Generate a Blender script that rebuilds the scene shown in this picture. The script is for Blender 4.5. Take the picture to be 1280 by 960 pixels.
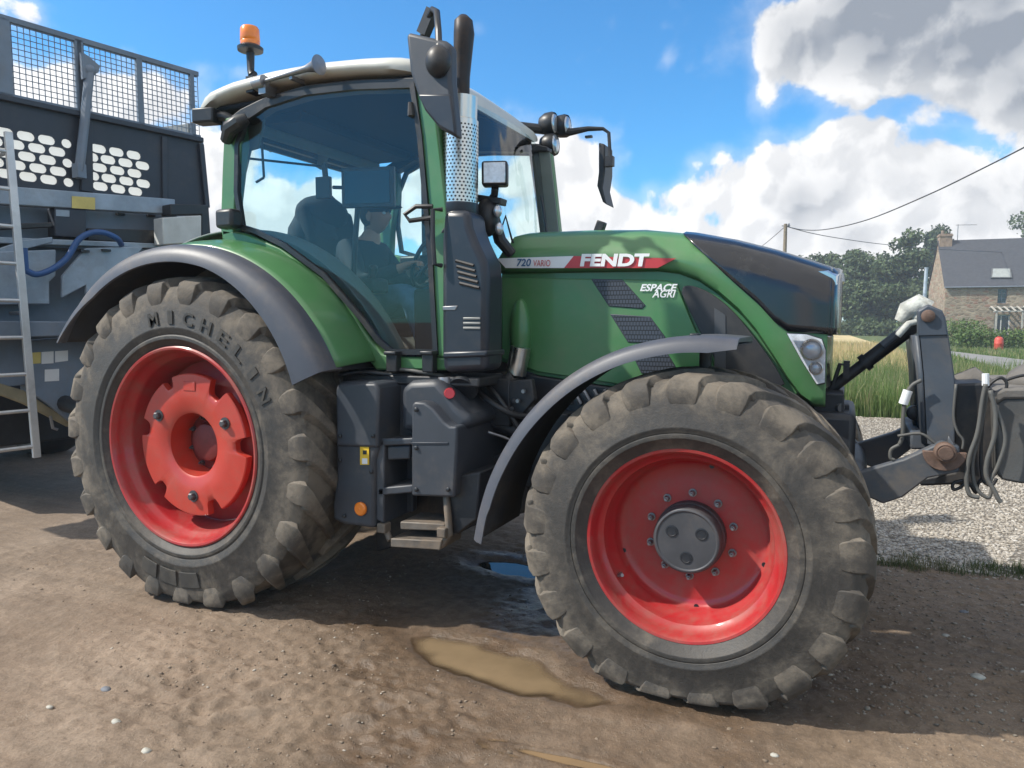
import bpy, bmesh, math, random
import numpy as np
from mathutils import Vector, Matrix
random.seed(7); np.random.seed(7)
for o in list(bpy.data.objects): bpy.data.objects.remove(o)
SC = bpy.context.scene; COL = SC.collection
R = math.radians; PI = math.pi

# ------------------------------------------------------------------ camera
CP = np.array([3.37, -4.15, 1.615]); YAW, PIT, ROL, F = R(24.4), R(4.85), R(-.15), 920.0
_d = np.array([-math.sin(YAW)*math.cos(PIT), math.cos(YAW)*math.cos(PIT), -math.sin(PIT)])
_r = np.array([math.cos(YAW), math.sin(YAW), 0]); _u = np.cross(_r, _d)
_r, _u = math.cos(ROL)*_r+math.sin(ROL)*_u, -math.sin(ROL)*_r+math.cos(ROL)*_u
cam = bpy.data.cameras.new('camera'); camo = bpy.data.objects.new('camera', cam); COL.objects.link(camo)
cam.sensor_width = 36; cam.lens = F/1280*36; cam.clip_start = .05; cam.clip_end = 3000
camo.matrix_world = Matrix(((_r[0], _u[0], -_d[0], CP[0]), (_r[1], _u[1], -_d[1], CP[1]), (_r[2], _u[2], -_d[2], CP[2]), (0, 0, 0, 1)))
SC.camera = camo

# ------------------------------------------------------------------ sun, sky, exposure
SUN_AZ, SUN_EL = R(30), R(45)        # light travels towards (+X, +Y), from behind the tractor
SUN = np.array([-math.cos(SUN_AZ)*math.cos(SUN_EL), -math.sin(SUN_AZ)*math.cos(SUN_EL), math.sin(SUN_EL)])
sl = bpy.data.lights.new('sun', 'SUN'); sl.energy = 3.15; sl.angle = R(1.0); sl.color = (1, .95, .86)
so = bpy.data.objects.new('sun', sl); COL.objects.link(so)
so.rotation_euler = Vector(-SUN).to_track_quat('-Z', 'Y').to_euler()
SC.view_settings.view_transform = 'Standard'; SC.view_settings.look = 'None'
SC.view_settings.exposure = .86; SC.view_settings.gamma = 1; SC.view_settings.use_curve_mapping = False
try:
    SC.cycles.max_bounces = 7; SC.cycles.transparent_max_bounces = 16; SC.cycles.caustics_reflective = False; SC.cycles.caustics_refractive = False
except Exception: pass

class NT:
    """small helper to write node trees"""
    def __init__(s, tree): s.t = tree; s.n = tree.nodes; s.l = tree.links
    def node(s, kind, **kw):
        n = s.n.new(kind)
        for k, v in kw.items(): setattr(n, k, v)
        return n
    def put(s, sock, v):
        if isinstance(v, bpy.types.NodeSocket): s.l.new(v, sock)
        elif v is not None:
            if sock.type == 'RGBA' and not hasattr(v, '__len__'): v = (v, v, v, 1)
            if sock.type == 'RGBA' and len(v) == 3: v = (*v, 1)
            sock.default_value = v
    def m(s, op, a, b=None, c=None, clamp=False):
        n = s.node('ShaderNodeMath', operation=op, use_clamp=clamp)
        for i, v in enumerate((a, b, c)): s.put(n.inputs[i], v)
        return n.outputs[0]
    def vm(s, op, a, b=None, scale=None):
        n = s.node('ShaderNodeVectorMath', operation=op)
        s.put(n.inputs[0], a)
        if b is not None: s.put(n.inputs[1], b)
        if scale is not None: s.put(n.inputs['Scale'], scale)
        return n.outputs['Value'] if op in ('DISTANCE', 'LENGTH', 'DOT_PRODUCT') else n.outputs[0]
    def mix(s, f, a, b, mode='MIX'):
        n = s.node('ShaderNodeMix', data_type='RGBA', blend_type=mode)
        s.put(n.inputs[0], f); s.put(n.inputs[6], a); s.put(n.inputs[7], b)
        return n.outputs[2]
    def noise(s, vec, scale, detail=4, rough=.55, dist=0.0, lac=2.0):
        n = s.node('ShaderNodeTexNoise'); s.put(n.inputs['Vector'], vec)
        n.inputs['Scale'].default_value = scale; n.inputs['Detail'].default_value = detail
        n.inputs['Roughness'].default_value = rough; n.inputs['Distortion'].default_value = dist
        n.inputs['Lacunarity'].default_value = lac
        return n.outputs['Fac']
    def ss(s, v, a, b, lo=0.0, hi=1.0):
        n = s.node('ShaderNodeMapRange', interpolation_type='SMOOTHSTEP')
        s.put(n.inputs[0], v); n.inputs[1].default_value = a; n.inputs[2].default_value = b
        n.inputs[3].default_value = lo; n.inputs[4].default_value = hi
        return n.outputs[0]
    def vor(s, vec, scale, feature='F1', out='Distance'):
        n = s.node('ShaderNodeTexVoronoi', feature=feature); s.put(n.inputs['Vector'], vec); n.inputs['Scale'].default_value = scale
        return n.outputs[out]

def dirpx(px, py):
    v = _d+(px-640)/F*_r-(py-480)/F*_u
    return v/np.linalg.norm(v)

def build_world():
    w = bpy.data.worlds.new('World'); SC.world = w; w.use_nodes = True
    k = NT(w.node_tree); k.n.clear()
    out = k.node('ShaderNodeOutputWorld'); bg = k.node('ShaderNodeBackground'); k.l.new(bg.outputs[0], out.inputs[0])
    sky = k.node('ShaderNodeTexSky', sky_type='NISHITA'); sky.sun_disc = False
    sky.sun_elevation = SUN_EL; sky.sun_rotation = math.atan2(SUN[0], SUN[1]) % (2*PI)
    sky.air_density = 1.0; sky.dust_density = .35; sky.ozone_density = 2.2; sky.altitude = 60
    v = k.node('ShaderNodeTexCoord').outputs['Generated']
    # cloud banks as soft lobes in the sky's own directions (azimuth squashed), broken up by noise
    def field(vec, lobes, base):
        acc = base
        for (px, py, rx, ry, wt) in lobes:
            c = dirpx(px, py)
            # local frame: horizontal tangent and up tangent
            t = np.cross(c, [0, 0, 1.0]); t /= np.linalg.norm(t); up = np.cross(t, c)
            dv = k.vm('SUBTRACT', vec, tuple(c))
            a = k.m('MULTIPLY', k.vm('DOT_PRODUCT', dv, tuple(t)), F/rx)
            b = k.m('MULTIPLY', k.vm('DOT_PRODUCT', dv, tuple(up)), F/ry)
            g = k.m('MULTIPLY', k.vm('DOT_PRODUCT', dv, tuple(c)), F/max(rx, ry))
            d2 = k.m('ADD', k.m('ADD', k.m('MULTIPLY', a, a), k.m('MULTIPLY', b, b)), k.m('MULTIPLY', g, g))
            e = k.m('MULTIPLY', k.m('EXPONENT', k.m('MULTIPLY', d2, -1.0)), wt)
            acc = k.m('SMOOTH_MAX', acc, e, .12)
        return acc
    zc = k.node('ShaderNodeSeparateXYZ'); k.l.new(v, zc.inputs[0])
    white = [(700, 215, 75, 60, .9), (735, 275, 130, 45, .8), (900, 250, 160, 40, .55), (800, 310, 200, 50, .8), (1010, 245, 130, 80, .95), (1075, 178, 75, 42, .75),
             (1130, 222, 105, 60, .85), (1245, 246, 80, 48, .75), (1110, 290, 260, 60, .8), (270, 230, 60, 95, .8), (130, 130, 130, 50, .75), (20, 110, 70, 60, .6), (290, 95, 70, 22, .35),
             (250, 300, 200, 90, .9), (430, 275, 190, 62, .85), (560, 230, 70, 40, .6), (20, 20, 60, 30, .45), (-300, 200, 260, 120, .8), (1600, 250, 260, 120, .8),
             (965, 85, 45, 75, .55), (1000, 20, 60, 50, .5), (885, 75, 18, 14, .3), (828, 33, 16, 10, .28), (612, 130, 40, 14, .34), (1000, 380, 300, 40, .6)]
    grey = [(1090, 46, 115, 55, 1.0), (1225, 58, 130, 54, 1.0), (1160, 5, 200, 55, .95), (1285, 108, 55, 44, .8), (1400, 60, 250, 90, .9), (990, 250, 46, 24, .40), (1000, 60, 60, 70, .62)]
    # rest of the sky dome, unseen: clouds added for fill light and reflections
    nb = k.noise(v, 2.2, 3, .5)
    behind = k.ss(k.vm('DOT_PRODUCT', v, tuple(_d)), .55, .15)
    sz_ = k.node('ShaderNodeSeparateXYZ'); k.l.new(v, sz_.inputs[0]); high = k.ss(sz_.outputs[2], .30, .62)
    base = k.m('MULTIPLY', k.m('MULTIPLY', k.m('MAXIMUM', k.m('MULTIPLY', k.ss(nb, .47, .60), .8), k.m('MULTIPLY', high, k.ss(nb, .30, .45))), behind), .85)
    mc = dirpx(420, 215)*np.array((1, -1, 1)); base = k.m('MULTIPLY', base, k.ss(k.vm('DISTANCE', v, tuple(mc)), .16, .42))  # clouds cleared here so the cab glass mirrors blue sky
    fw = field(v, white, base); fg = field(v, grey, 0.0); fm = k.m('SMOOTH_MAX', fw, fg, .1)
    def billow(vec):
        a = k.noise(vec, 11, 7, .58, .25)
        b = k.vor(k.vm('ADD', vec, k.vm('SCALE', k.node('ShaderNodeTexNoise').outputs['Color'], scale=0.0)), 26, 'SMOOTH_F1')
        return k.m('ADD', k.m('SUBTRACT', a, .5), k.m('MULTIPLY', k.m('SUBTRACT', .38, b), .42))
    n0 = billow(v); n1 = billow(k.vm('ADD', v, tuple(SUN*.022)))
    big = k.noise(v, 5.0, 4, .55, .2)
    tot = k.m('ADD', fm, k.m('MULTIPLY', n0, .85))
    cover = k.ss(tot, .37, .50)
    thin = k.ss(tot, .18, .5, 0, .30)
    cover = k.m('MAXIMUM', cover, thin)
    lit = k.ss(k.m('SUBTRACT', n0, n1), -.09, .09)
    thick = k.ss(tot, .5, 1.0)
    shade = k.m('ADD', k.m('MULTIPLY', k.m('SUBTRACT', 1.0, lit), .30), k.m('MULTIPLY', k.ss(k.m('ADD', fg, k.m('ADD', k.m('MULTIPLY', n0, .22), k.m('MULTIPLY', k.m('SUBTRACT', big, .5), .5))), .12, 1.15), .78))
    shade = k.m('ADD', shade, k.m('MULTIPLY', k.m('MULTIPLY', thick, k.ss(big, .42, .62)), .38), clamp=True)
    ccol = k.mix(shade, (7.1, 7.05, 7.0), (2.05, 2.3, 2.7))
    skyc = k.mix(1.0, sky.outputs[0], (.36, .94, 1.28), 'MULTIPLY')
    k.put(bg.inputs[0], k.mix(cover, skyc, ccol)); bg.inputs[1].default_value = .092
build_world()

# ------------------------------------------------------------------ measuring rays of the survey photograph onto real planes
def ray(px, py): return _d+(px-640)/F*_r-(py-480)/F*_u
def PN(px, py, q, n):
    v = ray(px, py); n = np.array(n, float); t = ((np.array(q, float)-CP)@n)/(v@n); return CP+t*v
def PY(px, py, Y): return PN(px, py, (0, Y, 0), (0, 1, 0))
def PX(px, py, X): return PN(px, py, (X, 0, 0), (1, 0, 0))
def PZ(px, py, Z=0.0): return PN(px, py, (0, 0, Z), (0, 0, 1))
def PD(px, py, dist): return CP+ray(px, py)*dist

# ------------------------------------------------------------------ materials
MATS = {}
def pbr(name, col, rough=.5, metal=0.0, coat=0.0, var=.12, vscale=5.0, bump=0.0, bscale=60.0, dirt=None, damt=.5, dscale=3.0, rvar=.1, spec=.5, trans=0.0, drange=(.48, .72)):
    if name in MATS: return MATS[name]
    m = bpy.data.materials.new(name); m.use_nodes = True; k = NT(m.node_tree)
    b = k.n['Principled BSDF']; tc = k.node('ShaderNodeTexCoord').outputs['Object']
    n = k.noise(tc, vscale, 5, .6)
    lo = tuple(c*(1-var) for c in col); hi = tuple(min(1, c*(1+var)) for c in col)
    c = k.mix(k.ss(n, .3, .7), lo, hi); rg = k.m('ADD', k.m('MULTIPLY', n, rvar), rough-rvar*.5)
    if dirt is not None:
        dn = k.m('ADD', k.m('MULTIPLY', k.noise(tc, dscale, 8, .68, .4), .8), k.m('MULTIPLY', k.noise(tc, dscale*9, 4, .6), .2))
        f = k.m('MULTIPLY', k.ss(dn, *drange), damt)
        c = k.mix(f, c, dirt); rg = k.m('ADD', rg, k.m('MULTIPLY', f, .45), clamp=True)
        k.put(b.inputs['Coat Weight'], k.m('MULTIPLY', k.m('SUBTRACT', 1.0, f), coat))
    else: b.inputs['Coat Weight'].default_value = coat
    k.put(b.inputs['Base Color'], c); k.put(b.inputs['Roughness'], rg)
    b.inputs['Metallic'].default_value = metal; b.inputs['Coat Roughness'].default_value = .08
    b.inputs['Specular IOR Level'].default_value = spec; b.inputs['Transmission Weight'].default_value = trans
    if bump > 0:
        bn = k.node('ShaderNodeBump'); bn.inputs['Strength'].default_value = bump; bn.inputs['Distance'].default_value = .01
        k.put(bn.inputs['Height'], k.noise(tc, bscale, 5, .6)); k.l.new(bn.outputs[0], b.inputs['Normal'])
    MATS[name] = m; return m

DUST = (.23, .18, .135)
M_GREEN = pbr('green paint', (.060, .190, .066), .40, coat=.35, var=.06, dirt=(.17, .19, .13), damt=.42, dscale=1.8, drange=(.40, .78))
M_BLACK = pbr('black plastic', (.016, .018, .022), .42, var=.2, dirt=DUST, damt=.22, dscale=4)
M_DARK = pbr('dark grey plastic', (.041, .047, .059), .46, var=.1, bump=.06, bscale=500, dirt=DUST, damt=.25, dscale=3)
M_STACK = pbr('satin dark blue grey plastic', (.020, .025, .036), .36, var=.1, dirt=DUST, damt=.12, dscale=3)
M_FEND = pbr('light grey fender plastic', (.062, .067, .085), .48, var=.08, bump=.05, bscale=400, dirt=DUST, damt=.3, dscale=3)
M_FENDU = pbr('fender underside', (.03, .032, .038), .8, var=.2, dirt=(.12, .1, .08), damt=.5, dscale=4)
M_RED = pbr('red rim paint', (.40, .018, .022), .36, coat=.4, var=.08, dirt=(.24, .115, .085), damt=.65, dscale=4, drange=(.38, .72))
M_REDO = pbr('red hub paint', (.48, .042, .026), .40, coat=.25, var=.07, dirt=(.27, .13, .09), damt=.45, dscale=5, drange=(.42, .75))
M_ROOF = pbr('cream roof paint', (.62, .61, .55), .4, coat=.2, var=.04, dirt=(.35, .33, .27), damt=.3, dscale=2)
M_CHROME = pbr('brushed steel', (.62, .62, .60), .28, metal=1, var=.1, dirt=(.3, .25, .2), damt=.2)
M_STEEL = pbr('grey steel', (.28, .28, .29), .42, metal=.85, var=.2, dirt=DUST, damt=.3, dscale=6)
M_HUB = pbr('grey hub casting', (.075, .075, .082), .5, metal=.3, var=.15, dirt=DUST, damt=.2, dscale=8)
M_CHASSIS = pbr('chassis black paint', (.016, .018, .023), .5, var=.3, dirt=(.13, .105, .08), damt=.55, dscale=3, bump=.1, bscale=60)
M_IMPL = pbr('implement grey paint', (.062, .075, .094), .5, var=.15, vscale=3, bump=.08, bscale=80, dirt=(.15, .125, .10), damt=.6, dscale=5, drange=(.42, .72))
M_TRAIL = pbr('trailer dark blue grey', (.026, .034, .050), .5, var=.12, dirt=DUST, damt=.12, dscale=2)
M_TRAIL2 = pbr('trailer galvanised grey', (.30, .36, .43), .5, metal=.2, var=.2, vscale=3, dirt=(.25, .23, .2), damt=.4, dscale=2.5)
M_TRAIL3 = pbr('trailer mid grey', (.15, .19, .245), .55, var=.2, vscale=2, dirt=DUST, damt=.3, dscale=2)
M_ALU = pbr('aluminium ladder', (.60, .60, .60), .45, metal=.55, var=.1, dirt=DUST, damt=.3)
M_RUST = pbr('rusty pin', (.13, .082, .062), .7, var=.3, vscale=20, bump=.2, bscale=150)
M_WHITE = pbr('white sticker', (.74, .75, .76), .4, var=.04)
M_LETTER = pbr('white lettering', (.82, .82, .82), .4, var=.02)
M_SRED = pbr('red sticker', (.50, .045, .05), .4, var=.04)
M_SBLUE = pbr('blue lettering', (.05, .13, .26), .4, var=.04)
M_YELL = pbr('yellow sticker', (.72, .46, .03), .5, var=.08)
M_YELLP = pbr('faded yellow sticker', (.62, .50, .16), .6, var=.1)
M_ORANGE = pbr('orange lens', (.85, .22, .015), .25, coat=.6, var=.05)
M_REDL = pbr('red lens', (.55, .02, .02), .25, coat=.5, var=.05)
M_LENS = pbr('lamp lens', (.55, .57, .60), .2, metal=.6, coat=.6, var=.15, vscale=40)
M_HOSE = pbr('grey hydraulic hose', (.095, .095, .09), .6, var=.15, dirt=DUST, damt=.4, dscale=8)
M_HOSEB = pbr('black hydraulic hose', (.018, .018, .02), .5, var=.2)
M_BLUEH = pbr('blue hose', (.025, .085, .24), .45, var=.15)
M_CONC = pbr('weathered concrete weight', (.14, .13, .12), .85, var=.15, vscale=8, bump=.3, bscale=60, dirt=(.1, .09, .075), damt=.4)
M_SEAT = pbr('dark seat cloth', (.014, .017, .024), .9, var=.2)
M_LINING = pbr('cab lining grey', (.19, .22, .21), .75, var=.08)
M_SKIN = pbr('skin', (.45, .24, .16), .5, var=.06)
M_JEANS = pbr('blue denim', (.09, .19, .34), .9, var=.25, vscale=9, bump=.3, bscale=200)
M_JACK = pbr('dark jacket cloth', (.016, .024, .036), .85, var=.2, vscale=8)
M_HAIR = pbr('dark hair', (.02, .015, .012), .7, var=.2)
M_SCREEN = pbr('dark screen', (.01, .012, .015), .12, var=.1)
M_REDB = pbr('faded red drum', (.55, .07, .045), .5, var=.1, vscale=6)

def glass(name, tint, refl=.9, alpha=.0, dust=0.0):
    m = bpy.data.materials.new(name); m.use_nodes = True; k = NT(m.node_tree); k.n.clear()
    out = k.node('ShaderNodeOutputMaterial'); tr = k.node('ShaderNodeBsdfTransparent'); gl = k.node('ShaderNodeBsdfGlossy')
    k.put(tr.inputs[0], tint); gl.inputs['Roughness'].default_value = .015; k.put(gl.inputs[0], (1, 1, 1))
    fr = k.node('ShaderNodeFresnel'); fr.inputs[0].default_value = 1.5
    f = k.m('MULTIPLY', fr.outputs[0], refl*1.7, clamp=True)
    mx = k.node('ShaderNodeMixShader'); k.put(mx.inputs[0], f); k.l.new(tr.outputs[0], mx.inputs[1]); k.l.new(gl.outputs[0], mx.inputs[2])
    last = mx.outputs[0]
    if dust > 0:
        tc = k.node('ShaderNodeTexCoord').outputs['Object']
        n = k.m('MULTIPLY', k.ss(k.noise(k.vm('MULTIPLY', tc, (1.5, 1.5, .6)), 3, 7, .62, .5), .35, .8), dust)
        df = k.node('ShaderNodeBsdfDiffuse'); k.put(df.inputs[0], (.5, .5, .47))
        m2 = k.node('ShaderNodeMixShader'); k.put(m2.inputs[0], n); k.l.new(last, m2.inputs[1]); k.l.new(df.outputs[0], m2.inputs[2]); last = m2.outputs[0]
    k.l.new(last, out.inputs[0]); return m
M_GLASS = glass('tinted cab glass', (.86, .965, .96), .62, dust=.010)
M_CLEAR = glass('clear lamp glass', (.97, .98, 1), 1.0)
M_PANE = pbr('dark window pane', (.02, .024, .03), .08, var=.1, spec=.8)

def tyre_mat(rad):
    m = bpy.data.materials.new('muddy tyre rubber'); m.use_nodes = True; k = NT(m.node_tree); b = k.n['Principled BSDF']
    tc = k.node('ShaderNodeTexCoord').outputs['Object']
    s = k.node('ShaderNodeSeparateXYZ'); k.l.new(tc, s.inputs[0])
    r = k.m('SQRT', k.m('ADD', k.m('MULTIPLY', s.outputs[0], s.outputs[0]), k.m('MULTIPLY', s.outputs[2], s.outputs[2])))
    n = k.noise(tc, 5, 8, .68, .3); n2 = k.noise(tc, 28, 5, .65)
    band = k.ss(r, rad*.70, rad*.93)
    f = k.ss(k.m('ADD', k.m('ADD', k.m('MULTIPLY', n, .8), k.m('MULTIPLY', n2, .25)), k.m('MULTIPLY', band, .22)), .44, .86)
    rub = k.mix(n2, (.027, .025, .0235), (.056, .050, .0445))
    dust = k.mix(k.ss(n, .4, .62), (.098, .082, .066), (.200, .167, .130))
    k.put(b.inputs['Base Color'], k.mix(k.m('MULTIPLY', f, .85), rub, dust)); k.put(b.inputs['Roughness'], k.m('ADD', k.m('MULTIPLY', f, .3), .58))
    bn = k.node('ShaderNodeBump'); bn.inputs['Strength'].default_value = .28; bn.inputs['Distance'].default_value = .010
    k.put(bn.inputs['Height'], k.m('ADD', n2, k.m('MULTIPLY', k.noise(tc, 120, 4, .6), .4))); k.l.new(bn.outputs[0], b.inputs['Normal'])
    return m

def perf_mat():
    m = bpy.data.materials.new('perforated stainless steel'); m.use_nodes = True; k = NT(m.node_tree); b = k.n['Principled BSDF']
    tc = k.node('ShaderNodeTexCoord').outputs['Object']; s = k.node('ShaderNodeSeparateXYZ'); k.l.new(tc, s.inputs[0])
    a = k.m('MULTIPLY', k.m('ARCTAN2', s.outputs[1], s.outputs[0]), 30/(2*PI)); v = k.m('MULTIPLY', s.outputs[2], 56)
    row = k.m('FLOOR', v); a2 = k.m('ADD', a, k.m('MULTIPLY', k.m('FLOORED_MODULO', row, 2.0), .5))
    fu = k.m('SUBTRACT', k.m('FRACT', k.m('ADD', a2, 100.0)), .5); fv = k.m('SUBTRACT', k.m('FRACT', v), .5)
    d = k.m('SQRT', k.m('ADD', k.m('MULTIPLY', fu, fu), k.m('MULTIPLY', fv, fv)))
    lim = k.m('MULTIPLY', k.m('LESS_THAN', s.outputs[2], .43), k.m('GREATER_THAN', s.outputs[2], .02))
    h = k.m('MULTIPLY', k.ss(d, .30, .24), lim)
    n = k.noise(tc, 14, 5, .6)
    k.put(b.inputs['Base Color'], k.mix(h, k.mix(n, (.62, .58, .50), (.78, .75, .70)), (.01, .01, .012)))
    k.put(b.inputs['Metallic'], k.m('SUBTRACT', 1.0, h)); k.put(b.inputs['Roughness'], k.m('ADD', k.m('MULTIPLY', h, .5), .3)); return m

def hexmesh_mat(name, c1, c2, su, sv):
    """perforated vent sheet: small dark holes in rows (object X and Z)"""
    m = bpy.data.materials.new(name); m.use_nodes = True; k = NT(m.node_tree); b = k.n['Principled BSDF']
    tc = k.node('ShaderNodeTexCoord').outputs['Object']; s = k.node('ShaderNodeSeparateXYZ'); k.l.new(tc, s.inputs[0])
    v = k.m('MULTIPLY', s.outputs[2], sv); row = k.m('FLOOR', v)
    u = k.m('ADD', k.m('MULTIPLY', s.outputs[0], su), k.m('MULTIPLY', k.m('FLOORED_MODULO', row, 2.0), .5))
    fu = k.m('SUBTRACT', k.m('FRACT', k.m('ADD', u, 100.0)), .5); fv = k.m('SUBTRACT', k.m('FRACT', k.m('ADD', v, 100.0)), .5)
    d = k.m('MAXIMUM', k.m('ABSOLUTE', fu), k.m('ABSOLUTE', fv)); h = k.ss(d, .42, .36)
    k.put(b.inputs['Base Color'], k.mix(h, c1, c2)); b.inputs['Roughness'].default_value = .5; return m

# ------------------------------------------------------------------ mesh helpers
class MB:
    def __init__(s): s.v = []; s.f = []; s.mi = []; s.cur = 0
    def add(s, vs, fs):
        o = len(s.v); s.v += [tuple(map(float, p)) for p in vs]; s.f += [tuple(i+o for i in f) for f in fs]; s.mi += [s.cur]*len(fs); return s
    def box(s, c, size, rot=None):
        sx, sy, sz = [a/2 for a in size]
        P = [np.array((x, y, z)) for x in (-sx, sx) for y in (-sy, sy) for z in (-sz, sz)]
        if rot is not None: P = [rot@p for p in P]
        return s.add([p+np.array(c) for p in P], [(0, 1, 3, 2), (4, 6, 7, 5), (0, 4, 5, 1), (2, 3, 7, 6), (0, 2, 6, 4), (1, 5, 7, 3)])
    def prism(s, pts, vec):
        n = len(pts); vec = np.array(vec, float); a = [np.array(p, float) for p in pts]
        return s.add(a+[p+vec for p in a], [tuple(range(n)), tuple(range(2*n-1, n-1, -1))]+[(i, i+n, (i+1) % n+n, (i+1) % n) for i in range(n)])
    def tube(s, pts, r, n=10, cap=True, flat=None):
        pts = [np.array(p, float) for p in pts]; m = len(pts); rr = r if hasattr(r, '__len__') else [r]*m
        rings = []; prev = None
        for i in range(m):
            t = pts[min(i+1, m-1)]-pts[max(i-1, 0)]; t = t/(np.linalg.norm(t)+1e-9)
            if prev is None:
                a = np.array((0, 0, 1.0)) if abs(t[2]) < .9 else np.array((0, 1.0, 0)); x = np.cross(a, t)
            else: x = prev-t*(prev@t)
            x /= np.linalg.norm(x); y = np.cross(t, x); prev = x; fl = flat or 1.0
            rings.append([pts[i]+rr[i]*(math.cos(q)*x*fl+math.sin(q)*y) for q in np.linspace(0, 2*PI, n, endpoint=False)])
        return s.loft(rings, True, cap)
    def loft(s, rings, closed=True, cap=True):
        n = len(rings[0]); vs = [p for r in rings for p in r]; fs = []
        for i in range(len(rings)-1):
            for j in range(n if closed else n-1):
                k2 = (j+1) % n; fs.append((i*n+j, i*n+k2, (i+1)*n+k2, (i+1)*n+j))
        if cap and closed: fs += [tuple(range(n-1, -1, -1)), tuple((len(rings)-1)*n+j for j in range(n))]
        return s.add(vs, fs)
    def lathe(s, prof, c=(0, 0, 0), axis='Y', n=64, a0=0.0, a1=2*PI):
        """prof: (radius, along) pairs"""
        full = abs(a1-a0-2*PI) < 1e-6; q = np.linspace(a0, a1, n, endpoint=not full); c = np.array(c, float); rings = []
        for r, a in prof:
            if axis == 'Y': rings.append([c+np.array((r*math.cos(t), a, r*math.sin(t))) for t in q])
            elif axis == 'Z': rings.append([c+np.array((r*math.cos(t), r*math.sin(t), a)) for t in q])
            else: rings.append([c+np.array((a, r*math.cos(t), r*math.sin(t))) for t in q])
        return s.loft(rings, full, False)
    def disc(s, prof, **k): return s.lathe([(1e-4, prof[0][1])]+list(prof)+[(1e-4, prof[-1][1])], **k)
    def sphere(s, c, r, nu=20, nv=12, rot=None):
        r = np.array(r if hasattr(r, '__len__') else (r, r, r), float); rings = []
        for i in range(nv+1):
            p = PI*i/nv; ring = []
            for j in range(nu):
                q = 2*PI*j/nu; w = np.array((math.sin(p)*math.cos(q), math.sin(p)*math.sin(q), math.cos(p)))*r
                ring.append(np.array(c)+(rot@w if rot is not None else w))
            rings.append(ring)
        return s.loft(rings, True, False)
    def build(s, name, mat, parent=None, bevel=0.0, smooth=35, seg=2, solid=0.0, origin=None, sub=0, recalc=True):
        me = bpy.data.meshes.new(name)
        og = np.array(origin if origin is not None else (0, 0, 0), float)
        me.from_pydata([tuple(np.array(p)-og) for p in s.v], [], s.f); me.update()
        for m in (mat if isinstance(mat, (list, tuple)) else [mat]): me.materials.append(m)
        if any(s.mi): me.polygons.foreach_set('material_index', s.mi)
        if recalc:
            bm = bmesh.new(); bm.from_mesh(me); bmesh.ops.remove_doubles(bm, verts=bm.verts, dist=1e-5)
            bmesh.ops.recalc_face_normals(bm, faces=bm.faces); bm.to_mesh(me); bm.free()
        if smooth:
            me.polygons.foreach_set('use_smooth', [True]*len(me.polygons))
            if smooth < 180: me.set_sharp_from_angle(angle=R(smooth))
        o = bpy.data.objects.new(name, me); COL.objects.link(o); o.location = tuple(og)
        if solid: q = o.modifiers.new('thickness', 'SOLIDIFY'); q.thickness = solid; q.offset = 0
        if bevel: q = o.modifiers.new('bevel', 'BEVEL'); q.width = bevel; q.segments = seg; q.limit_method = 'ANGLE'; q.angle_limit = R(40); q.harden_normals = False
        if sub: q = o.modifiers.new('subdivision', 'SUBSURF'); q.levels = sub; q.render_levels = sub
        if parent is not None: par(o, parent)
        return o
WL = {}
def par(o, p):
    """parent, keeping the world place"""
    o.parent = p; w = np.zeros(3); q = p
    while q is not None: w += np.array(q.location); q = q.parent
    o.location = tuple(np.array(o.location)-w)
def tag(o, label=None, cat=None, group=None, kind=None):
    for kk, vv in (('label', label), ('category', cat), ('group', group), ('kind', kind)):
        if vv: o[kk] = vv
    return o
def thing(name, label, cat, loc=(0, 0, 0), group=None):
    o = bpy.data.objects.new(name, None); COL.objects.link(o); o.location = loc; o.empty_display_size = .2
    return tag(o, label, cat, group)
def copy_tree(o, parent=None):
    c = o.copy(); COL.objects.link(c); c.parent = parent
    for ch in list(o.children): copy_tree(ch, c)
    return c
def rotz(a): c, s = math.cos(a), math.sin(a); return np.array(((c, -s, 0), (s, c, 0), (0, 0, 1.0)))
def roty(a): c, s = math.cos(a), math.sin(a); return np.array(((c, 0, s), (0, 1.0, 0), (-s, 0, c)))
def rotx(a): c, s = math.cos(a), math.sin(a); return np.array(((1.0, 0, 0), (0, c, -s), (0, s, c)))
def frame(x, y):
    x = np.array(x, float); x /= np.linalg.norm(x); y = np.array(y, float); y = y-x*(x@y); y /= np.linalg.norm(y); return np.stack([x, y, np.cross(x, y)], 1)
def smoothpoly(pts, n=6, closed=False):
    """Catmull-Rom through points"""
    p = [np.array(q, float) for q in pts]; out = []; m = len(p)
    rng = range(m) if closed else range(m-1)
    for i in rng:
        a, b = p[i], p[(i+1) % m]
        z = p[(i-1) % m] if closed or i > 0 else 2*a-b; w = p[(i+2) % m] if closed or i+2 < m else 2*b-a
        for j in range(n):
            t = j/n; out.append(.5*((2*a)+(b-z)*t+(2*z-5*a+4*b-w)*t*t+(3*a-z-3*b+w)*t**3))
    if not closed: out.append(p[-1])
    return out
def text_mesh(txt, bold=0.0, shear=0.0):
    cu = bpy.data.curves.new('lettering', 'FONT'); cu.body = txt; cu.size = 1; cu.offset = bold; cu.shear = shear; cu.extrude = 0; cu.resolution_u = 4
    ob = bpy.data.objects.new('lettering', cu); COL.objects.link(ob)
    me = bpy.data.meshes.new_from_object(ob.evaluated_get(bpy.context.evaluated_depsgraph_get()))
    V = np.array([v.co[:] for v in me.vertices]); FS = [tuple(p.vertices) for p in me.polygons]
    bpy.data.objects.remove(ob); bpy.data.curves.remove(cu); bpy.data.meshes.remove(me)
    return V, FS
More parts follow.
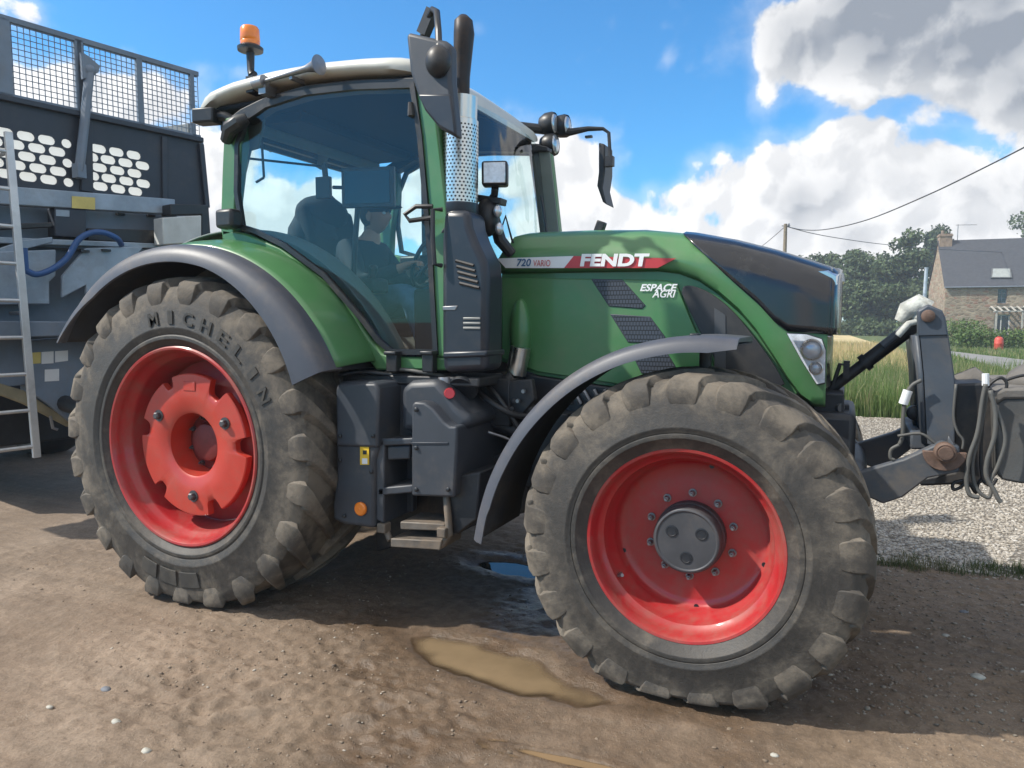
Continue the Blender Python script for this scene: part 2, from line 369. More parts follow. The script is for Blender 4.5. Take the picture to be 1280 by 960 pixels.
def lettering(name, txt, origin, xdir, zdir, width, height, mat, parent, bold=.02, shear=0.0, lift=.003, fn=None):
    """flat letters laid on a panel: origin = lower left"""
    V, FS = text_mesh(txt, bold, shear); lo, hi = V.min(0), V.max(0)
    xd, zd = np.array(xdir, float), np.array(zdir, float); nn = np.cross(xd, zd)
    P = [np.array(origin)+xd*((v[0]-lo[0])/(hi[0]-lo[0])*width)+zd*((v[1]-lo[1])/(hi[1]-lo[1])*height)+nn*lift for v in V]
    if fn: P = [fn(q) for q in P]
    return MB().add(P, FS).build(name, mat, parent, smooth=0, recalc=False)

# ================================================================== THE TRACTOR
T = thing('tractor', 'green tractor with red wheel rims and glass cab, its driver inside', 'tractor')

def tyre_mesh(rad, rim, half, nl, lh, mat, parent, c, flip=1):
    m = MB(); R0 = rad-lh; h = R0-rim
    prof = [(rim, .84), (rim+.012, .90), (rim+.05, .955), (rim+.055, .985), (rim+.075, .985), (rim+.08, .965), (rim+.25*h, .985), (rim+.30*h, .998), (rim+.32*h, 1.010), (rim+.34*h, 1.010), (rim+.36*h, 1.0), (rim+.63*h, 1.0), (rim+.65*h, .992), (rim+.76*h, .978), (R0-.055, .945), (R0-.022, .875), (R0-.005, .66), (R0, .3)]
    prof = [(r, -a*half) for r, a in prof]+[(R0+.001, 0)]+[(r, a*half) for r, a in prof[::-1]]
    m.lathe(prof, n=120)
    for s in (-1, 1):
        for i in range(nl):
            th0 = 2*PI*(i+(.5 if s > 0 else 0))/nl; rings = []; sw = .92*half/rad
            jit = 1+random.uniform(-.06, .06)
            for t, hw, yy, rt, rb in ((0, .036, .02, rad-.006, R0-.012), (.12, .041, .12, rad, R0-.012), (.45, .049, .45, rad-.002, R0-.012), (.78, .064, .76, rad-.008, R0-.02),
                                      (.93, .078, .89, rad-.020, R0-.05), (1.0, .088, .950, rad-.042, R0-.075), (1.03, .092, .985, rad-.078, R0-.10), (1.05, .085, .990, rad-.12, R0-.13), (1.06, .06, .978, rad-.16, R0-.16)):
                th = th0+flip*sw*min(t, 1.0)*1.05; w = hw*jit/rad; y = s*half*yy
                yo = 0 if yy < .93 else s*.003; yb = y if yy < .9 else y-s*.05
                def pt(dt, r, y_): return ((r*math.cos(th+dt)), y_, r*math.sin(th+dt))
                rings.append([pt(-w*1.12, rb, yb), pt(-w*.72, rt, y+yo), pt(w*.72, rt, y+yo), pt(w*1.12, rb, yb)])
            m.loft(rings, True, True)
    # loaded tyre: flattened and slightly bulged where it stands
    V = np.array(m.v)+np.array(c); low = np.clip((.16-V[:, 2])/.16, 0, 1.3); V[:, 1] += np.sign(V[:, 1]-c[1])*.018*low**2*(np.abs(V[:, 1]-c[1])/half)
    t_ = .082 if c[0] > 1 else .060; fl = V[:, 2] < t_; V[fl, 2] = t_+(V[fl, 2]-t_)*.35; V[:, 2] -= .006*low
    m.v = [tuple(p) for p in V]
    o = m.build('tyre', mat, parent, bevel=.012, seg=3, smooth=60, origin=c)
    return o

def bolt_ring(n, rad, y, size, c, parent, name, mat, a0=0.0, length=.03, washer=True):
    c = np.array(c, float)
    for i in range(n):
        a = a0+2*PI*i/n; p = c+np.array((rad*math.cos(a), y, rad*math.sin(a))); b = MB()
        if washer: b.disc([(size*1.35, 0), (size*1.35, -.006)], c=p, n=18)
        b.disc([(size, -.005), (size, -length*.75), (size*.75, -length)], c=p, n=6)
        b.disc([(size*.45, -length+.002), (size*.42, -length-.012)], c=p, n=10)
        b.build(name, mat, parent, smooth=30, origin=p)

# ---- rear wheels
MT_R, MT_F = tyre_mat(.955), tyre_mat(.735)
def rear_wheel():
    c = np.array((0, -.91, .92))
    w = MB().lathe([(.548, -.285), (.566, -.297), (.5665, -.309), (.558, -.315), (.547, -.313), (.538, -.300), (.533, -.27), (.526, -.235), (.508, -.215), (.500, -.19), (.498, -.16), (.480, -.13), (.474, -.02), (.478, .12), (.52, .2), (.556, .3)], c=c, n=96)
    w.lathe([(.474, -.05), (.36, -.09), (.30, -.13), (.20, -.135)], c=c, n=64)
    o = w.build('wheel', M_RED, T, origin=c)
    tyre_mesh(.955, .548, .335, 23, .040, MT_R, o, c)
    # disc with eight bites out of its edge and a round hole
    n = 480; ro = []; ri = []; ni = []
    bites = [(R(58), .15, .085), (R(116), .10, .055), (R(168), .13, .06), (R(226), .12, .065), (R(293), .13, .075), (R(2), .13, .085)]
    for i in range(n):
        a = 2*PI*i/n; r = .408
        for b, wd, dp in bites:
            dd = abs((a-b+PI) % (2*PI)-PI)
            if dd < wd: r = min(r, .408-dp*math.sqrt(max(0, 1-(dd/wd)**4)))
        r = max(r, .30); ro.append((r*math.cos(a), r*math.sin(a))); 
    rings = []
    for (kk, yy) in ((0, -.178), (0, -.212), (.006, -.218), ('m', -.222), (.012, -.218), ('i', -.208), ('i', -.16), ('j', -.06)):
        ring = []
        for i in range(n):
            a = 2*PI*i/n; x, z = ro[i]; rr = math.hypot(x, z)
            if kk == 'm': rr = .30-.001
            elif kk == 'i': rr = .182
            elif kk == 'j': rr = .165
            elif kk == .012: rr = .196
            else: rr -= kk
            ring.append(c+np.array((rr*math.cos(a), yy, rr*math.sin(a))))
        rings.append(ring)
    MB().loft(rings, True, False).build('wheel_disc', M_REDO, o, smooth=40, origin=c)
    MB().disc([(.19, -.02), (.19, -.07), (.12, -.085), (.105, -.12), (.085, -.125)], c=c, n=40).build('axle_hub', pbr('red hub with painted recess shade', (.15, .018, .016), .5, var=.2, dirt=(.05, .04, .03), damt=.6, dscale=7), o, origin=c)  # shade of the recess is put into the darker hub colour
    bolt_ring(8, .145, -.072, .014, c, o, 'axle_bolt', M_HUB, .3)
    for a in (R(148), R(28), R(270)):
        p = c+np.array((.295*math.cos(a), -.222, .295*math.sin(a)))
        MB().disc([(.034, 0), (.034, -.004)], c=p, n=24).disc([(.022, -.003), (.022, -.024), (.015, -.03)], c=p, n=6).build('wheel_bolt', M_HUB, o, origin=p)
    p = c+np.array((0, -.2235, .335)); MB().box(p, (.09, .004, .05)).build('cast_plate', M_REDO, o, bevel=.002, origin=p)
    return o
wr = rear_wheel()
# raised maker's letters on the side wall of the tyre
tyr = [ch for ch in wr.children if ch.name.startswith('tyre')][0]
M_TXT = pbr('clean black rubber', (.040, .038, .036), .6, var=.3, dirt=(.11, .095, .075), damt=.6, dscale=9, drange=(.4, .7))
let = MB(); word = 'MICHELIN'; angs = np.linspace(R(100), R(26), len(word))
for ch, a in zip(word, angs):
    V, FS = text_mesh(ch, .015); lo, hi = V.min(0), V.max(0); wd = .075 if ch != 'I' else .035
    cp = []
    for v in V:
        lx = ((v[0]-lo[0])/max(1e-6, hi[0]-lo[0])-.5)*wd; lz = (v[1]-lo[1])/(hi[1]-lo[1])*.072
        rr = .688+lz; aa = a-lx/rr; y = -1.2495
        cp.append((rr*math.cos(aa), y, .92+rr*math.sin(aa)))
    let.add(cp, FS)
let.build('lettering', M_TXT, tyr, solid=.004, smooth=0, origin=(0, -.91, .92), recalc=False)
# arrow blocks low on the side wall
ar = MB()
for a0, a1 in ((R(247), R(256)), (R(258), R(268)), (R(270), R(281))):
    q = np.linspace(a0, a1, 8); ring = [(.70, a) for a in q]+[(.79, a) for a in q[::-1]]
    ar.prism([(r*math.cos(a), -1.249+max(0, r-.75)*.2, .92+r*math.sin(a)) for r, a in ring], (0, -.009, 0))
ar.build('wear_marks', M_TXT, tyr, smooth=0, bevel=.003, origin=(0, -.91, .92))

# ---- front wheels
def front_wheel():
    c = np.array((2.783, -.92, .69))
    w = MB().lathe([(.398, -.225), (.412, -.238), (.413, -.250), (.4065, -.256), (.396, -.254), (.388, -.242), (.384, -.215), (.374, -.19), (.357, -.176), (.352, -.155), (.350, -.125), (.338, -.108), (.331, -.085), (.326, -.06), (.312, -.046), (.288, -.041), (.24, -.045), (.16, -.05), (.1, -.05)], c=c, n=96)
    w.lathe([(.331, -.085), (.34, .05), (.37, .15), (.40, .23)], c=c, n=96)
    o = w.build('wheel', M_RED, T, origin=c)
    tyre_mesh(.728, .398, .285, 21, .022, MT_F, o, c)
    h = MB().disc([(.150, -.045), (.150, -.09), (.143, -.098), (.143, -.15), (.137, -.160), (.128, -.163), (.124, -.158)], c=c, n=64)
    hb = h.build('hub', M_HUB, o, bevel=.002, origin=c)
    for a in (R(30), R(150), R(270)):
        p = c+np.array((.072*math.cos(a), -.158, .072*math.sin(a)))
        q = MB().lathe([(.026, 0), (.026, -.003), (.020, -.004), (.016, -.001), (.012, .0)], c=p, n=24); q.disc([(.018, -.002), (.018, -.0035)], c=p, n=20)
        q.build('hub_plug', M_CHASSIS, o, origin=p)
    bolt_ring(10, .185, -.048, .013, c, o, 'wheel_nut', M_STEEL, R(17), .034)
    for a in (R(275), R(-17), R(75), R(200)):
        p = c+np.array((.318*math.cos(a), -.053, .318*math.sin(a))); MB().disc([(.010, 0), (.010, -.002)], c=p, n=16).build('vent_hole', M_BLACK, o, origin=p)
    p = c+np.array((-.29, -.13, -.19)); MB().tube([p, p+np.array((.0, -.03, .0)), p+np.array((.02, -.05, .01))], .008, 8).build('valve_stem', M_STEEL, o, origin=p)
    return o
wf = front_wheel()
for w0 in (wr, wf):
    w2 = copy_tree(w0, T); w2.location.y *= -1; w2.rotation_euler.z = PI

# ---- rear fenders
def rear_fender(s):
    """s = -1 near side, +1 far side; arcs about the rear axle"""
    c = np.array((0, 0, .92)); Y = lambda y: s*y
    th = np.linspace(R(24), R(148), 50)
    def Rr(t): return 1.112+.01*math.sin(t*3)
    g = MB(); rings = []
    prof = [(1.145, .79), (1.165, .84), (1.17, .90), (1.155, 1.0), (1.132, 1.09), (1.118, 1.125)]
    th_g = np.linspace(R(24.5), R(147), 46)
    for t in th_g: rings.append([(r*math.cos(t), Y(y), .92+r*math.sin(t)) for r, y in prof])
    g.loft(rings, False, False)
    f = g.build('rear_fender', M_GREEN, T, solid=.012, smooth=60)
    e = MB(); rings = []
    for t in th:
        q = max(0, (R(75)-t)/R(51)); wdt = .095+.085*q**1.3
        if t > R(125): wdt *= 1-.6*(t-R(125))/R(23)
        ro = 1.118
        rings.append([(r*math.cos(t), Y(y), .92+r*math.sin(t)) for r, y in ((ro+.006, 1.085), (ro+.004, 1.18), (ro-.006, 1.222), (ro-.03, 1.245), (ro-wdt*.6, 1.262), (ro-wdt, 1.268), (ro-wdt-.004, 1.255), (ro-wdt*.6, 1.245), (ro-.035, 1.225), (ro-.02, 1.18), (ro-.012, 1.085))])
    e.loft(rings, True, True); e.build('fender_edge', M_FEND, f, smooth=40)
    u = MB(); rings = []
    for t in th: rings.append([((1.095)*math.cos(t), Y(y), .92+1.095*math.sin(t)) for y in (.62, 1.0, 1.2)])
    u.loft(rings, False, False)
    ring2 = [[(r*math.cos(t), Y(.60), .92+r*math.sin(t)) for r in (1.1, .75)] for t in th]; u.loft(ring2, False, False)
    u.build('fender_liner', M_FENDU, f, solid=.01)
    p = (-.66, Y(1.16), 1.60)
    MB().disc([(.016, 0), (.018, -.01), (.012, -.018)], c=p, n=16).build('reflector', M_REDL, f)
for s in (-1, 1): rear_fender(s)

# ---- bonnet
def crease(X):
    xs = [1.55, 2.50, 2.60, 2.70, 2.80, 2.90, 2.98, 3.06, 3.13, 3.19, 3.24, 3.40]
    zs = [1.885, 1.87, 1.855, 1.815, 1.745, 1.655, 1.56, 1.44, 1.33, 1.25, 1.215, 1.215]
    return float(np.interp(X, xs, zs))
def crest(X):
    xs = [1.60, 1.75, 2.1, 2.4, 2.65, 2.85, 3.05, 3.2, 3.32]
    zs = [2.095, 2.105, 2.10, 2.085, 2.05, 2.005, 1.945, 1.89, 1.845]
    return float(np.interp(X, xs, zs))
def wscale(X):
    return 1.0 if X < 3.1 else 1-.055*((X-3.1)/.23)**2.2
def bonnet_prof(X, zlow, off=0.0, inset=True):
    zt = crest(X); k = wscale(X); zc = crease(X)
    body = [(.455, zc+.02), (.460, zc+.05), (.462, (zc+zt-.13)/2+.02), (.458, zt-.135), (.446, zt-.10), (.432, zt-.088), (.405, zt-.045), (.355, zt-.015), (.27, zt+.004), (.14, zt+.012)]
    body = [(y, max(z, zc+.02)) for y, z in body]
    if not inset:
        keep = []
        for a, b in zip(body[:-1], body[1:]):
            if a[1] >= zlow: keep.append(a)
            elif b[1] > zlow: t = (zlow-a[1])/(b[1]-a[1]); keep.append((a[0]+(b[0]-a[0])*t, zlow))
        keep.append(body[-1]); d = np.concatenate([[0], np.cumsum([math.dist(a, b) for a, b in zip(keep[:-1], keep[1:])])])
        q = np.linspace(0, d[-1], 18); body = list(zip(np.interp(q, d, [p[0] for p in keep]), np.interp(q, d, [p[1] for p in keep])))
    out = []; m = len(body)
    for i, (y, z) in enumerate(body):
        a, b = body[max(i-1, 0)], body[min(i+1, m-1)]; ty, tz = b[0]-a[0], b[1]-a[1]; ln = math.hypot(ty, tz)+1e-9
        out.append((y*k+off*tz/ln, z-off*ty/ln))
    pts = ([(.425*k, zlow)] if inset else [])+out
    return [(X, -y, z) for y, z in pts]+[(X, 0, zt+.014+off)]+[(X, y, z) for y, z in pts[::-1]]
XS = list(np.linspace(1.62, 2.6, 20))+list(np.linspace(2.62, 3.29, 60))
rings = [bonnet_prof(X, crease(X)) for X in XS]
# slanted back edge: the top starts further forward than the sides
for i in (0,): rings[0] = [(x+.10*max(0, (z-1.97)/.14), y, z) for x, y, z in rings[0]]
BN = MB().loft(rings, False, False).build('bonnet', M_GREEN, T, smooth=50, solid=.01)
# black grille sheet wrapped over the nose
def grille_low(X):
    return float(np.interp(X, [2.60, 2.70, 2.80, 2.88, 2.98, 3.06, 3.12, 3.32], [2.045, 1.955, 1.865, 1.79, 1.70, 1.61, 1.565, 1.55]))
rings = []
for X in np.linspace(2.60, 3.300, 56):
    rings.append(bonnet_prof(X, min(grille_low(X), crest(X)-.004), .012, False))
M_GRILLE = pbr('glossy black grille', (.012, .013, .017), .22, coat=.35, var=.2, dirt=(.16, .15, .12), damt=.22, dscale=3)
gr = MB().loft(rings, False, False)
front = [bonnet_prof(3.30, 1.55, .012, False)]
for dx, k in ((.012, .97), (.024, .90), (.033, .78), (.04, .55), (.042, .25)): front.append([(3.30+dx, y*k, 1.55+(z-1.55)*(.985 if k > .8 else .97)) for x, y, z in front[0]])
gr.loft(front, False, False)
gr.build('grille', M_GRILLE, BN, smooth=50, solid=.006)
# bright lip on the nose
lip = []
for y in np.linspace(-.40, .40, 25):
    b = 3.312+.038*(1-(y/.43)**2); z = 1.845-.03*(abs(y)/.4)**3
    lip.append([(b-.10, y, z+.032), (b-.04, y, z+.028), (b, y, z+.005), (b+.004, y, z-.035), (b-.02, y, z-.04), (b-.06, y, z+.01)])
MB().loft(lip, True, True).build('grille_lip', pbr('silver grille trim', (.55, .58, .63), .2, metal=.9, var=.05), BN, smooth=50)
# lower front mask
mk = MB()
mk.prism([(3.20, -.43, 1.26), (3.275, -.415, 1.28), (3.30, -.2, 1.28), (3.31, 0, 1.28), (3.30, .2, 1.28), (3.275, .415, 1.28), (3.20, .43, 1.26)], (0, 0, .265))
mk.build('nose_mask', M_GRILLE, BN, bevel=.01)
# engine side panel below the crease, both sides
YS = -.415
def onY(Y, *pts): return [PY(x, y, Y) for x, y in pts]
side = onY(YS, (627, 325), (700, 325), (845, 325), (880, 336), (920, 358), (955, 390), (990, 450), (998, 490), (990, 500), (900, 500), (770, 484), (672, 469), (627, 452))
for s in (1, -1):
    MB().prism([(p[0], p[1]*s, p[2]) for p in side], (0, .02*s, 0)).build('side_panel', M_GREEN, BN, bevel=.004)
# raised rear part of the side panel and the black window panel behind it
def plate(name, mat, Y, pts, th, bevel=.003, parent=None, both=True, smooth=35):
    q = onY(Y, *pts); r = []
    for s in ((1, -1) if both else (1,)):
        r.append(MB().prism([(p[0], p[1]*s, p[2]) for p in q], (0, th*s, 0)).build(name, mat, parent or BN, bevel=bevel, smooth=smooth))
    return r
plate('side_panel', M_GREEN, YS-.022, [(627, 346), (700, 348), (832, 350), (846, 356), (872, 420), (900, 470), (896, 500), (790, 500), (770, 480), (672, 465), (627, 448)], .022, .006)
curve = [tuple(q[:2]) for q in smoothpoly([np.array((852, 366, 0)), np.array((855, 358, 0)), np.array((868, 358, 0)), np.array((892, 369, 0)), np.array((918, 391, 0)), np.array((944, 423, 0)), np.array((967, 455, 0)), np.array((981, 480, 0))], 5)]
M_SCR = pbr('matt black side screen', (.020, .021, .025), .5, var=.2, dirt=(.10, .09, .075), damt=.3, dscale=3)
plate('side_screen', M_SCR, YS-.034, curve+[(974, 484), (905, 492), (899, 459), (880, 425), (864, 393)], .014, .003)
bandm = pbr('dark grey insert', (.06, .062, .068), .5, var=.1)
plate('side_screen', bandm, YS-.037, [(893, 385), (907, 394), (907, 480), (893, 470)], .004, .001)
# vents
M_VENT = hexmesh_mat('vent mesh', (.005, .006, .008), (.055, .065, .085), 62, 44)
V1 = [(741, 350), (778, 351), (805, 381), (801, 385), (762, 382)]
V2 = [(765, 394), (812, 397), (830, 421), (826, 428), (786, 427)]
V3 = [(790, 440), (832, 440), (843, 458), (842, 468), (803, 466)]
for V in (V1, V2, V3):
    cx = np.mean([p[0] for p in V]); cy = np.mean([p[1] for p in V])
    out = [(cx+(x-cx)*1.07, cy+(y-cy)*1.08) for x, y in V]
    fr = plate('vent', M_DARK, YS-.026, out, .008, .003, T)
    q = onY(YS-.0275, *V)
    for s, f in zip((1, -1), fr): MB().prism([(p[0], p[1]*s, p[2]) for p in q], (0, .003*s, 0)).build('vent_mesh', M_VENT, f, smooth=0)
# badge band, letters
yb = -.4725
def band(name, mat, pts, Y, th=.003): return plate(name, mat, Y, pts, th, 0, smooth=0, both=False)
band('badge_band', M_WHITE, [(621, 323), (717, 320), (705, 335), (632, 335)], yb)
band('badge_band', M_SRED, [(717, 320), (845, 323), (822, 335), (705, 335)], yb)
def onside(name, txt, x0, y0, x1, y1, Y, mat, bold, shear):
    a = PY(x0, y1, Y); b = PY(x1, y1, Y); c = PY(x0, y0, Y)
    xd = b-a; zd = c-a
    return lettering(name, txt, a, xd/np.linalg.norm(xd), (0, 0, 1), np.linalg.norm(xd), zd[2], mat, BN, bold, shear, .002)
onside('lettering', 'FENDT', 725, 317.5, 812, 333, yb-.004, M_LETTER, .045, .12)
onside('lettering', '720', 646, 323.5, 664, 333, yb-.004, M_SBLUE, .02, .2)
onside('lettering', 'VARIO', 667, 325, 688, 333, yb-.004, M_SRED, .0, .1)
onside('lettering', 'ESPACE', 800, 355, 847, 364, YS-.026, M_LETTER, .03, .3)
onside('lettering', 'AGRI', 815, 362.5, 845, 372, YS-.026, M_LETTER, .02, .3)
# headlights
HL = [(984, 417), (1008, 418), (1027, 424), (1032, 438), (1031, 478), (1021, 480), (1002, 450)]
for s in (1, -1):
    q = [(p[0], p[1]*s, p[2]) for p in onY(-.471, *HL)]
    cen = np.mean(q, 0); big = [cen+(np.array(p)-cen)*1.05 for p in q]
    hl = MB().prism(big, (0, .03*s, 0)).build('headlight', M_BLACK, T, bevel=.003)
    MB().prism([np.array(p)+(0, -.003*s, 0) for p in q], (0, .006*s, 0)).build('reflector', pbr('headlight chrome', (.72, .76, .80), .3, metal=.0, coat=.6, var=.25, vscale=25), hl, smooth=0)
    for (x, y, rr) in ((1015, 437, .042), (1020, 460, .026)):
        p = PY(x, y, -.474); p[1] *= s
        MB().lathe([(rr*1.18, 0), (rr*1.2, -.012*s), (rr*1.02, -.016*s), (rr*.98, -.004*s)], c=p, n=32).build('bezel', M_CHROME, hl)
        MB().sphere(p, (rr*.95, .014, rr*.95)).build('lens', pbr('headlight lens', (.74, .77, .80), .15, metal=.2, coat=.6, var=.1), hl, smooth=180)
    MB().prism([np.array(p)+(0, -.022*s, 0) for p in q], (0, .003*s, 0)).build('cover_glass', M_CLEAR, hl, smooth=0)
# camera bracket on the bonnet top
p = PY(750, 285, -.12)
MB().box(p, (.05, .05, .075), roty(.35)).box(p+np.array((-.02, 0, -.05)), (.015, .03, .06)).build('front_camera', M_BLACK, T, bevel=.006)
# rounded bulge with a bright pipe end under it
b0 = PY(648, 412, -.47)
MB().sphere(b0+np.array((0, .03, -.02)), (.062, .055, .19), 24, 18).build('panel_bulge', M_GREEN, BN, smooth=180)
a0, a1 = PY(651, 434, -.50), PY(645, 468, -.50)
MB().tube([a0, a1], .055, 24).tube([a0+(a1-a0)*.3, a0+(a1-a0)*.34], .057, 24).tube([a0+(a1-a0)*.62, a0+(a1-a0)*.66], .057, 24).build('intake_pipe', M_CHROME, T, smooth=40)

# ---- engine block, chassis, axles (dark, mostly in shade)
ch = MB()
ch.box((1.0, 0, .88), (2.4, .62, .5)).box((2.35, 0, 1.1), (1.5, .60, .5)).box((2.75, 0, .80), (1.1, .5, .30)).box((.0, 0, .95), (.9, .95, .55)).box((3.25, 0, .95), (.35, .72, .45))
chassis = ch.build('chassis', M_CHASSIS, T, bevel=.03)
MB().tube([(0, -.85, .92), (0, .85, .92)], .16, 20).build('rear_axle', M_CHASSIS, chassis)
fa = MB().tube([(2.783, -.78, .69), (2.783, .78, .69)], [.11, .11], 16).box((2.783, -.62, .69), (.26, .2, .34)).box((2.783, .62, .69), (.26, .2, .34)).tube([(2.6, -.6, .72), (2.55, 0, .74), (2.6, .6, .72)], .035, 10)
fa.build('front_axle', M_CHASSIS, chassis, bevel=.02)
# ribbed engine cover seen between the fender and the tyre
rb = MB()
for i in range(6):
    a = PY(690+i*13, 487, -.46); b = PY(700+i*13, 505, -.46); rb.tube([a, b], .012, 6)
q = onY(-.44, (640, 462), (672, 470), (775, 486), (870, 492), (880, 560), (640, 560))
MB().prism(q, (0, .08, 0)).build('engine_cover', M_CHASSIS, chassis, bevel=.01)
rb.build('engine_rib', M_STEEL, chassis)
# pipes and bits in the dark gap in front of the tank
bt = MB()
for a, b, r_ in (((600, 480), (655, 500), .05), ((600, 520), (660, 545), .04), ((610, 495), (640, 470), .03), ((560, 470), (640, 478), .035), ((640, 500), (700, 530), .03)):
    bt.tube([PY(*a, -.62), PY(*b, -.55)], r_, 12)
bt.box(PY(615, 500, -.55), (.3, .2, .25)).box(PY(690, 560, -.5), (.25, .2, .4))
bt.build('engine_pipes', M_CHASSIS, chassis, bevel=.006)
for (x, y) in ((655, 489), (648, 501), (640, 511)):
    p = PY(x, y, -.66); MB().disc([(.012, 0), (.010, -.015)], c=p, n=12).build('fitting', M_STEEL, chassis)
MB().prism(onY(-.64, (618, 478), (664, 474), (668, 500), (650, 522), (622, 508)), (0, .05, 0)).build('hydraulic_plate', M_CHASSIS, chassis, bevel=.008)

# ---- front fenders
def front_fender(s):
    pts = [(1.815, .60), (1.845, .74), (1.90, .90), (1.985, 1.06), (2.09, 1.20), (2.22, 1.325), (2.36, 1.42), (2.52, 1.492), (2.70, 1.535), (2.84, 1.545), (2.985, 1.535)]
    P = smoothpoly([np.array((x, 0, z)) for x, z in pts], 4); rings = []; n = len(P)
    for i, p in enumerate(P):
        t = P[min(i+1, n-1)]-P[max(i-1, 0)]; t /= np.linalg.norm(t); nn = np.array((-t[2], 0, t[0])); lw = .055 if i > 4 else .05
        cut = 1.0 if i < n-4 else 1-.15*(i-n+4)
        def q(a, y): w = p+nn*a; return (w[0], s*y, w[2])
        rings.append([q(0, .66), q(.012, .72), q(.012, 1.12), q(.002, 1.155), q(-.02, 1.175), q(-lw*cut, 1.182), q(-lw*cut, 1.170), q(-.02, 1.160), q(-.008, 1.14), q(-.004, 1.12), q(-.012, .66)])
    f = MB().loft(rings, True, True).build('front_fender', M_FEND, T, smooth=40)
    u = MB(); rr = []
    for i, p in enumerate(P):
        t = P[min(i+1, n-1)]-P[max(i-1, 0)]; t /= np.linalg.norm(t); nn = np.array((-t[2], 0, t[0])); w = p-nn*.016
        rr.append([(w[0], s*.67, w[2]), (w[0], s*1.14, w[2])])
    u.loft(rr, False, False).build('fender_liner', M_FENDU, f, solid=.004)
    b = MB().tube([(2.80, s*.80, 1.53), (2.80, s*.80, 1.36), (2.78, s*.62, 1.22), (2.78, s*.5, .9)], .028, 10).box((2.80, s*.86, 1.515), (.12, .3, .02)).box((2.80, s*1.05, 1.558), (.035, .08, .012))
    b.build('fender_bracket', M_BLACK, f, bevel=.004)
for s in (-1, 1): front_fender(s)

# ---- cab
def off_poly(p2, d):
    """inset a closed 2D outline by d"""
    p = [np.array(q[:2], float) for q in p2]; n = len(p); out = []
    ar = sum(p[i][0]*p[(i+1) % n][1]-p[(i+1) % n][0]*p[i][1] for i in range(n)); sg = 1 if ar > 0 else -1
    for i in range(n):
        a = p[i]-p[i-1]; b = p[(i+1) % n]-p[i]; a /= np.linalg.norm(a)+1e-9; b /= np.linalg.norm(b)+1e-9
        na = np.array((-a[1], a[0]))*sg; nb = np.array((-b[1], b[0]))*sg; m = na+nb; m /= max(.4, np.linalg.norm(m)); c = max(.5, m@na)
        out.append(p[i]+m*d/c)
    return out
def glazed(name, loop2, to3, depth, fw, fmat, gmat, parent, glass_name):
    """seal ring + pane; loop2 in plane coords, to3 maps (a, b, depth) to the world"""
    inn = off_poly(loop2, fw); o3 = [to3(*q, 0) for q in loop2]; i3 = [to3(*q, 0) for q in inn]; o3b = [to3(*q, depth) for q in loop2]; i3b = [to3(*q, depth) for q in inn]
    fr = MB().loft([o3, i3, i3b, o3b, o3], True, False).build(name, fmat, parent, smooth=30)
    mid = off_poly(loop2, fw*.8); me = MB().add([to3(*q, depth*.5) for q in mid], [tuple(range(len(mid)))])
    gl = me.build(glass_name, gmat, parent, smooth=0)
    return fr, gl
cabf = MB()
# near/far pillars and sills: green frame
def mir(pts, s): return [(p[0], p[1]*s, p[2]) for p in pts]
YC = -.845
cab = None
for s in (1, -1):
    cabf = MB(); A = onY(YC, (519, 104), (541, 108), (562, 290), (558, 448), (545, 446), (543, 400), (534, 250))
    C = onY(YC, (280, 148), (299, 142), (302, 180), (294, 250), (293, 292), (277, 296), (275, 285), (277, 220))
    cabf.prism(mir(A, s), (0, .07*s, 0)); cabf.prism(mir(C, s), (0, .07*s, 0))
    # sill: follows the fender curve down to the door bottom
    top = [(277, 286), (305, 291), (350, 309), (400, 347), (440, 391), (462, 424), (476, 441), (490, 446), (560, 447)]
    bot = [(560, 463), (470, 463), (452, 440), (425, 404), (390, 366), (345, 330), (300, 306), (277, 300)]
    cabf.prism(mir(onY(YC, *(top+bot)), s), (0, .08*s, 0))
    c_ = cabf.build('cab', M_GREEN, cab or T, bevel=.012); cab = cab or c_
    MB().prism([(p[0], (abs(p[1])-.072)*-s, p[2]) for p in A], (0, -.012*-s, 0)).build('pillar_lining', M_LINING, cab, bevel=.003)
# side glazing near and far
G = [(299, 286), (292, 240), (293, 180), (304, 146), (330, 128), (380, 112), (440, 105), (517, 102), (527, 170), (540, 320), (547, 444), (487, 443), (470, 428), (452, 404), (402, 346), (352, 309), (318, 292)]
G3 = onY(YC-.012, *G); L2 = [(p[0], p[2]) for p in G3]
glazed('door_seal', L2, lambda a, b, d: (a, YC-.012+d*.03, b), 1, .028, M_BLACK, M_GLASS, cab, 'side_window')
glazed('door_seal', L2, lambda a, b, d: (a, -YC+.012-d*.03, b), 1, .028, M_BLACK, M_GLASS, cab, 'side_window')
# rear window and windscreen
rwl = [(-.70, 1.95), (.70, 1.95), (.72, 2.75), (-.72, 2.75)]
glazed('rear_window_seal', rwl, lambda a, b, d: (-.09+(b-2.2)*.02+d*.02, a, b), 1, .03, M_BLACK, M_GLASS, cab, 'rear_window')
ws = MB(); rows = []
for z in np.linspace(1.75, 2.84, 8):
    rows.append([(1.47-(z-1.75)*.12+.10*(1-(y/.82)**2), y, z) for y in np.linspace(-.80, .80, 17)])
ws.loft(rows, False, False).build('windscreen', M_GLASS, cab, smooth=180)
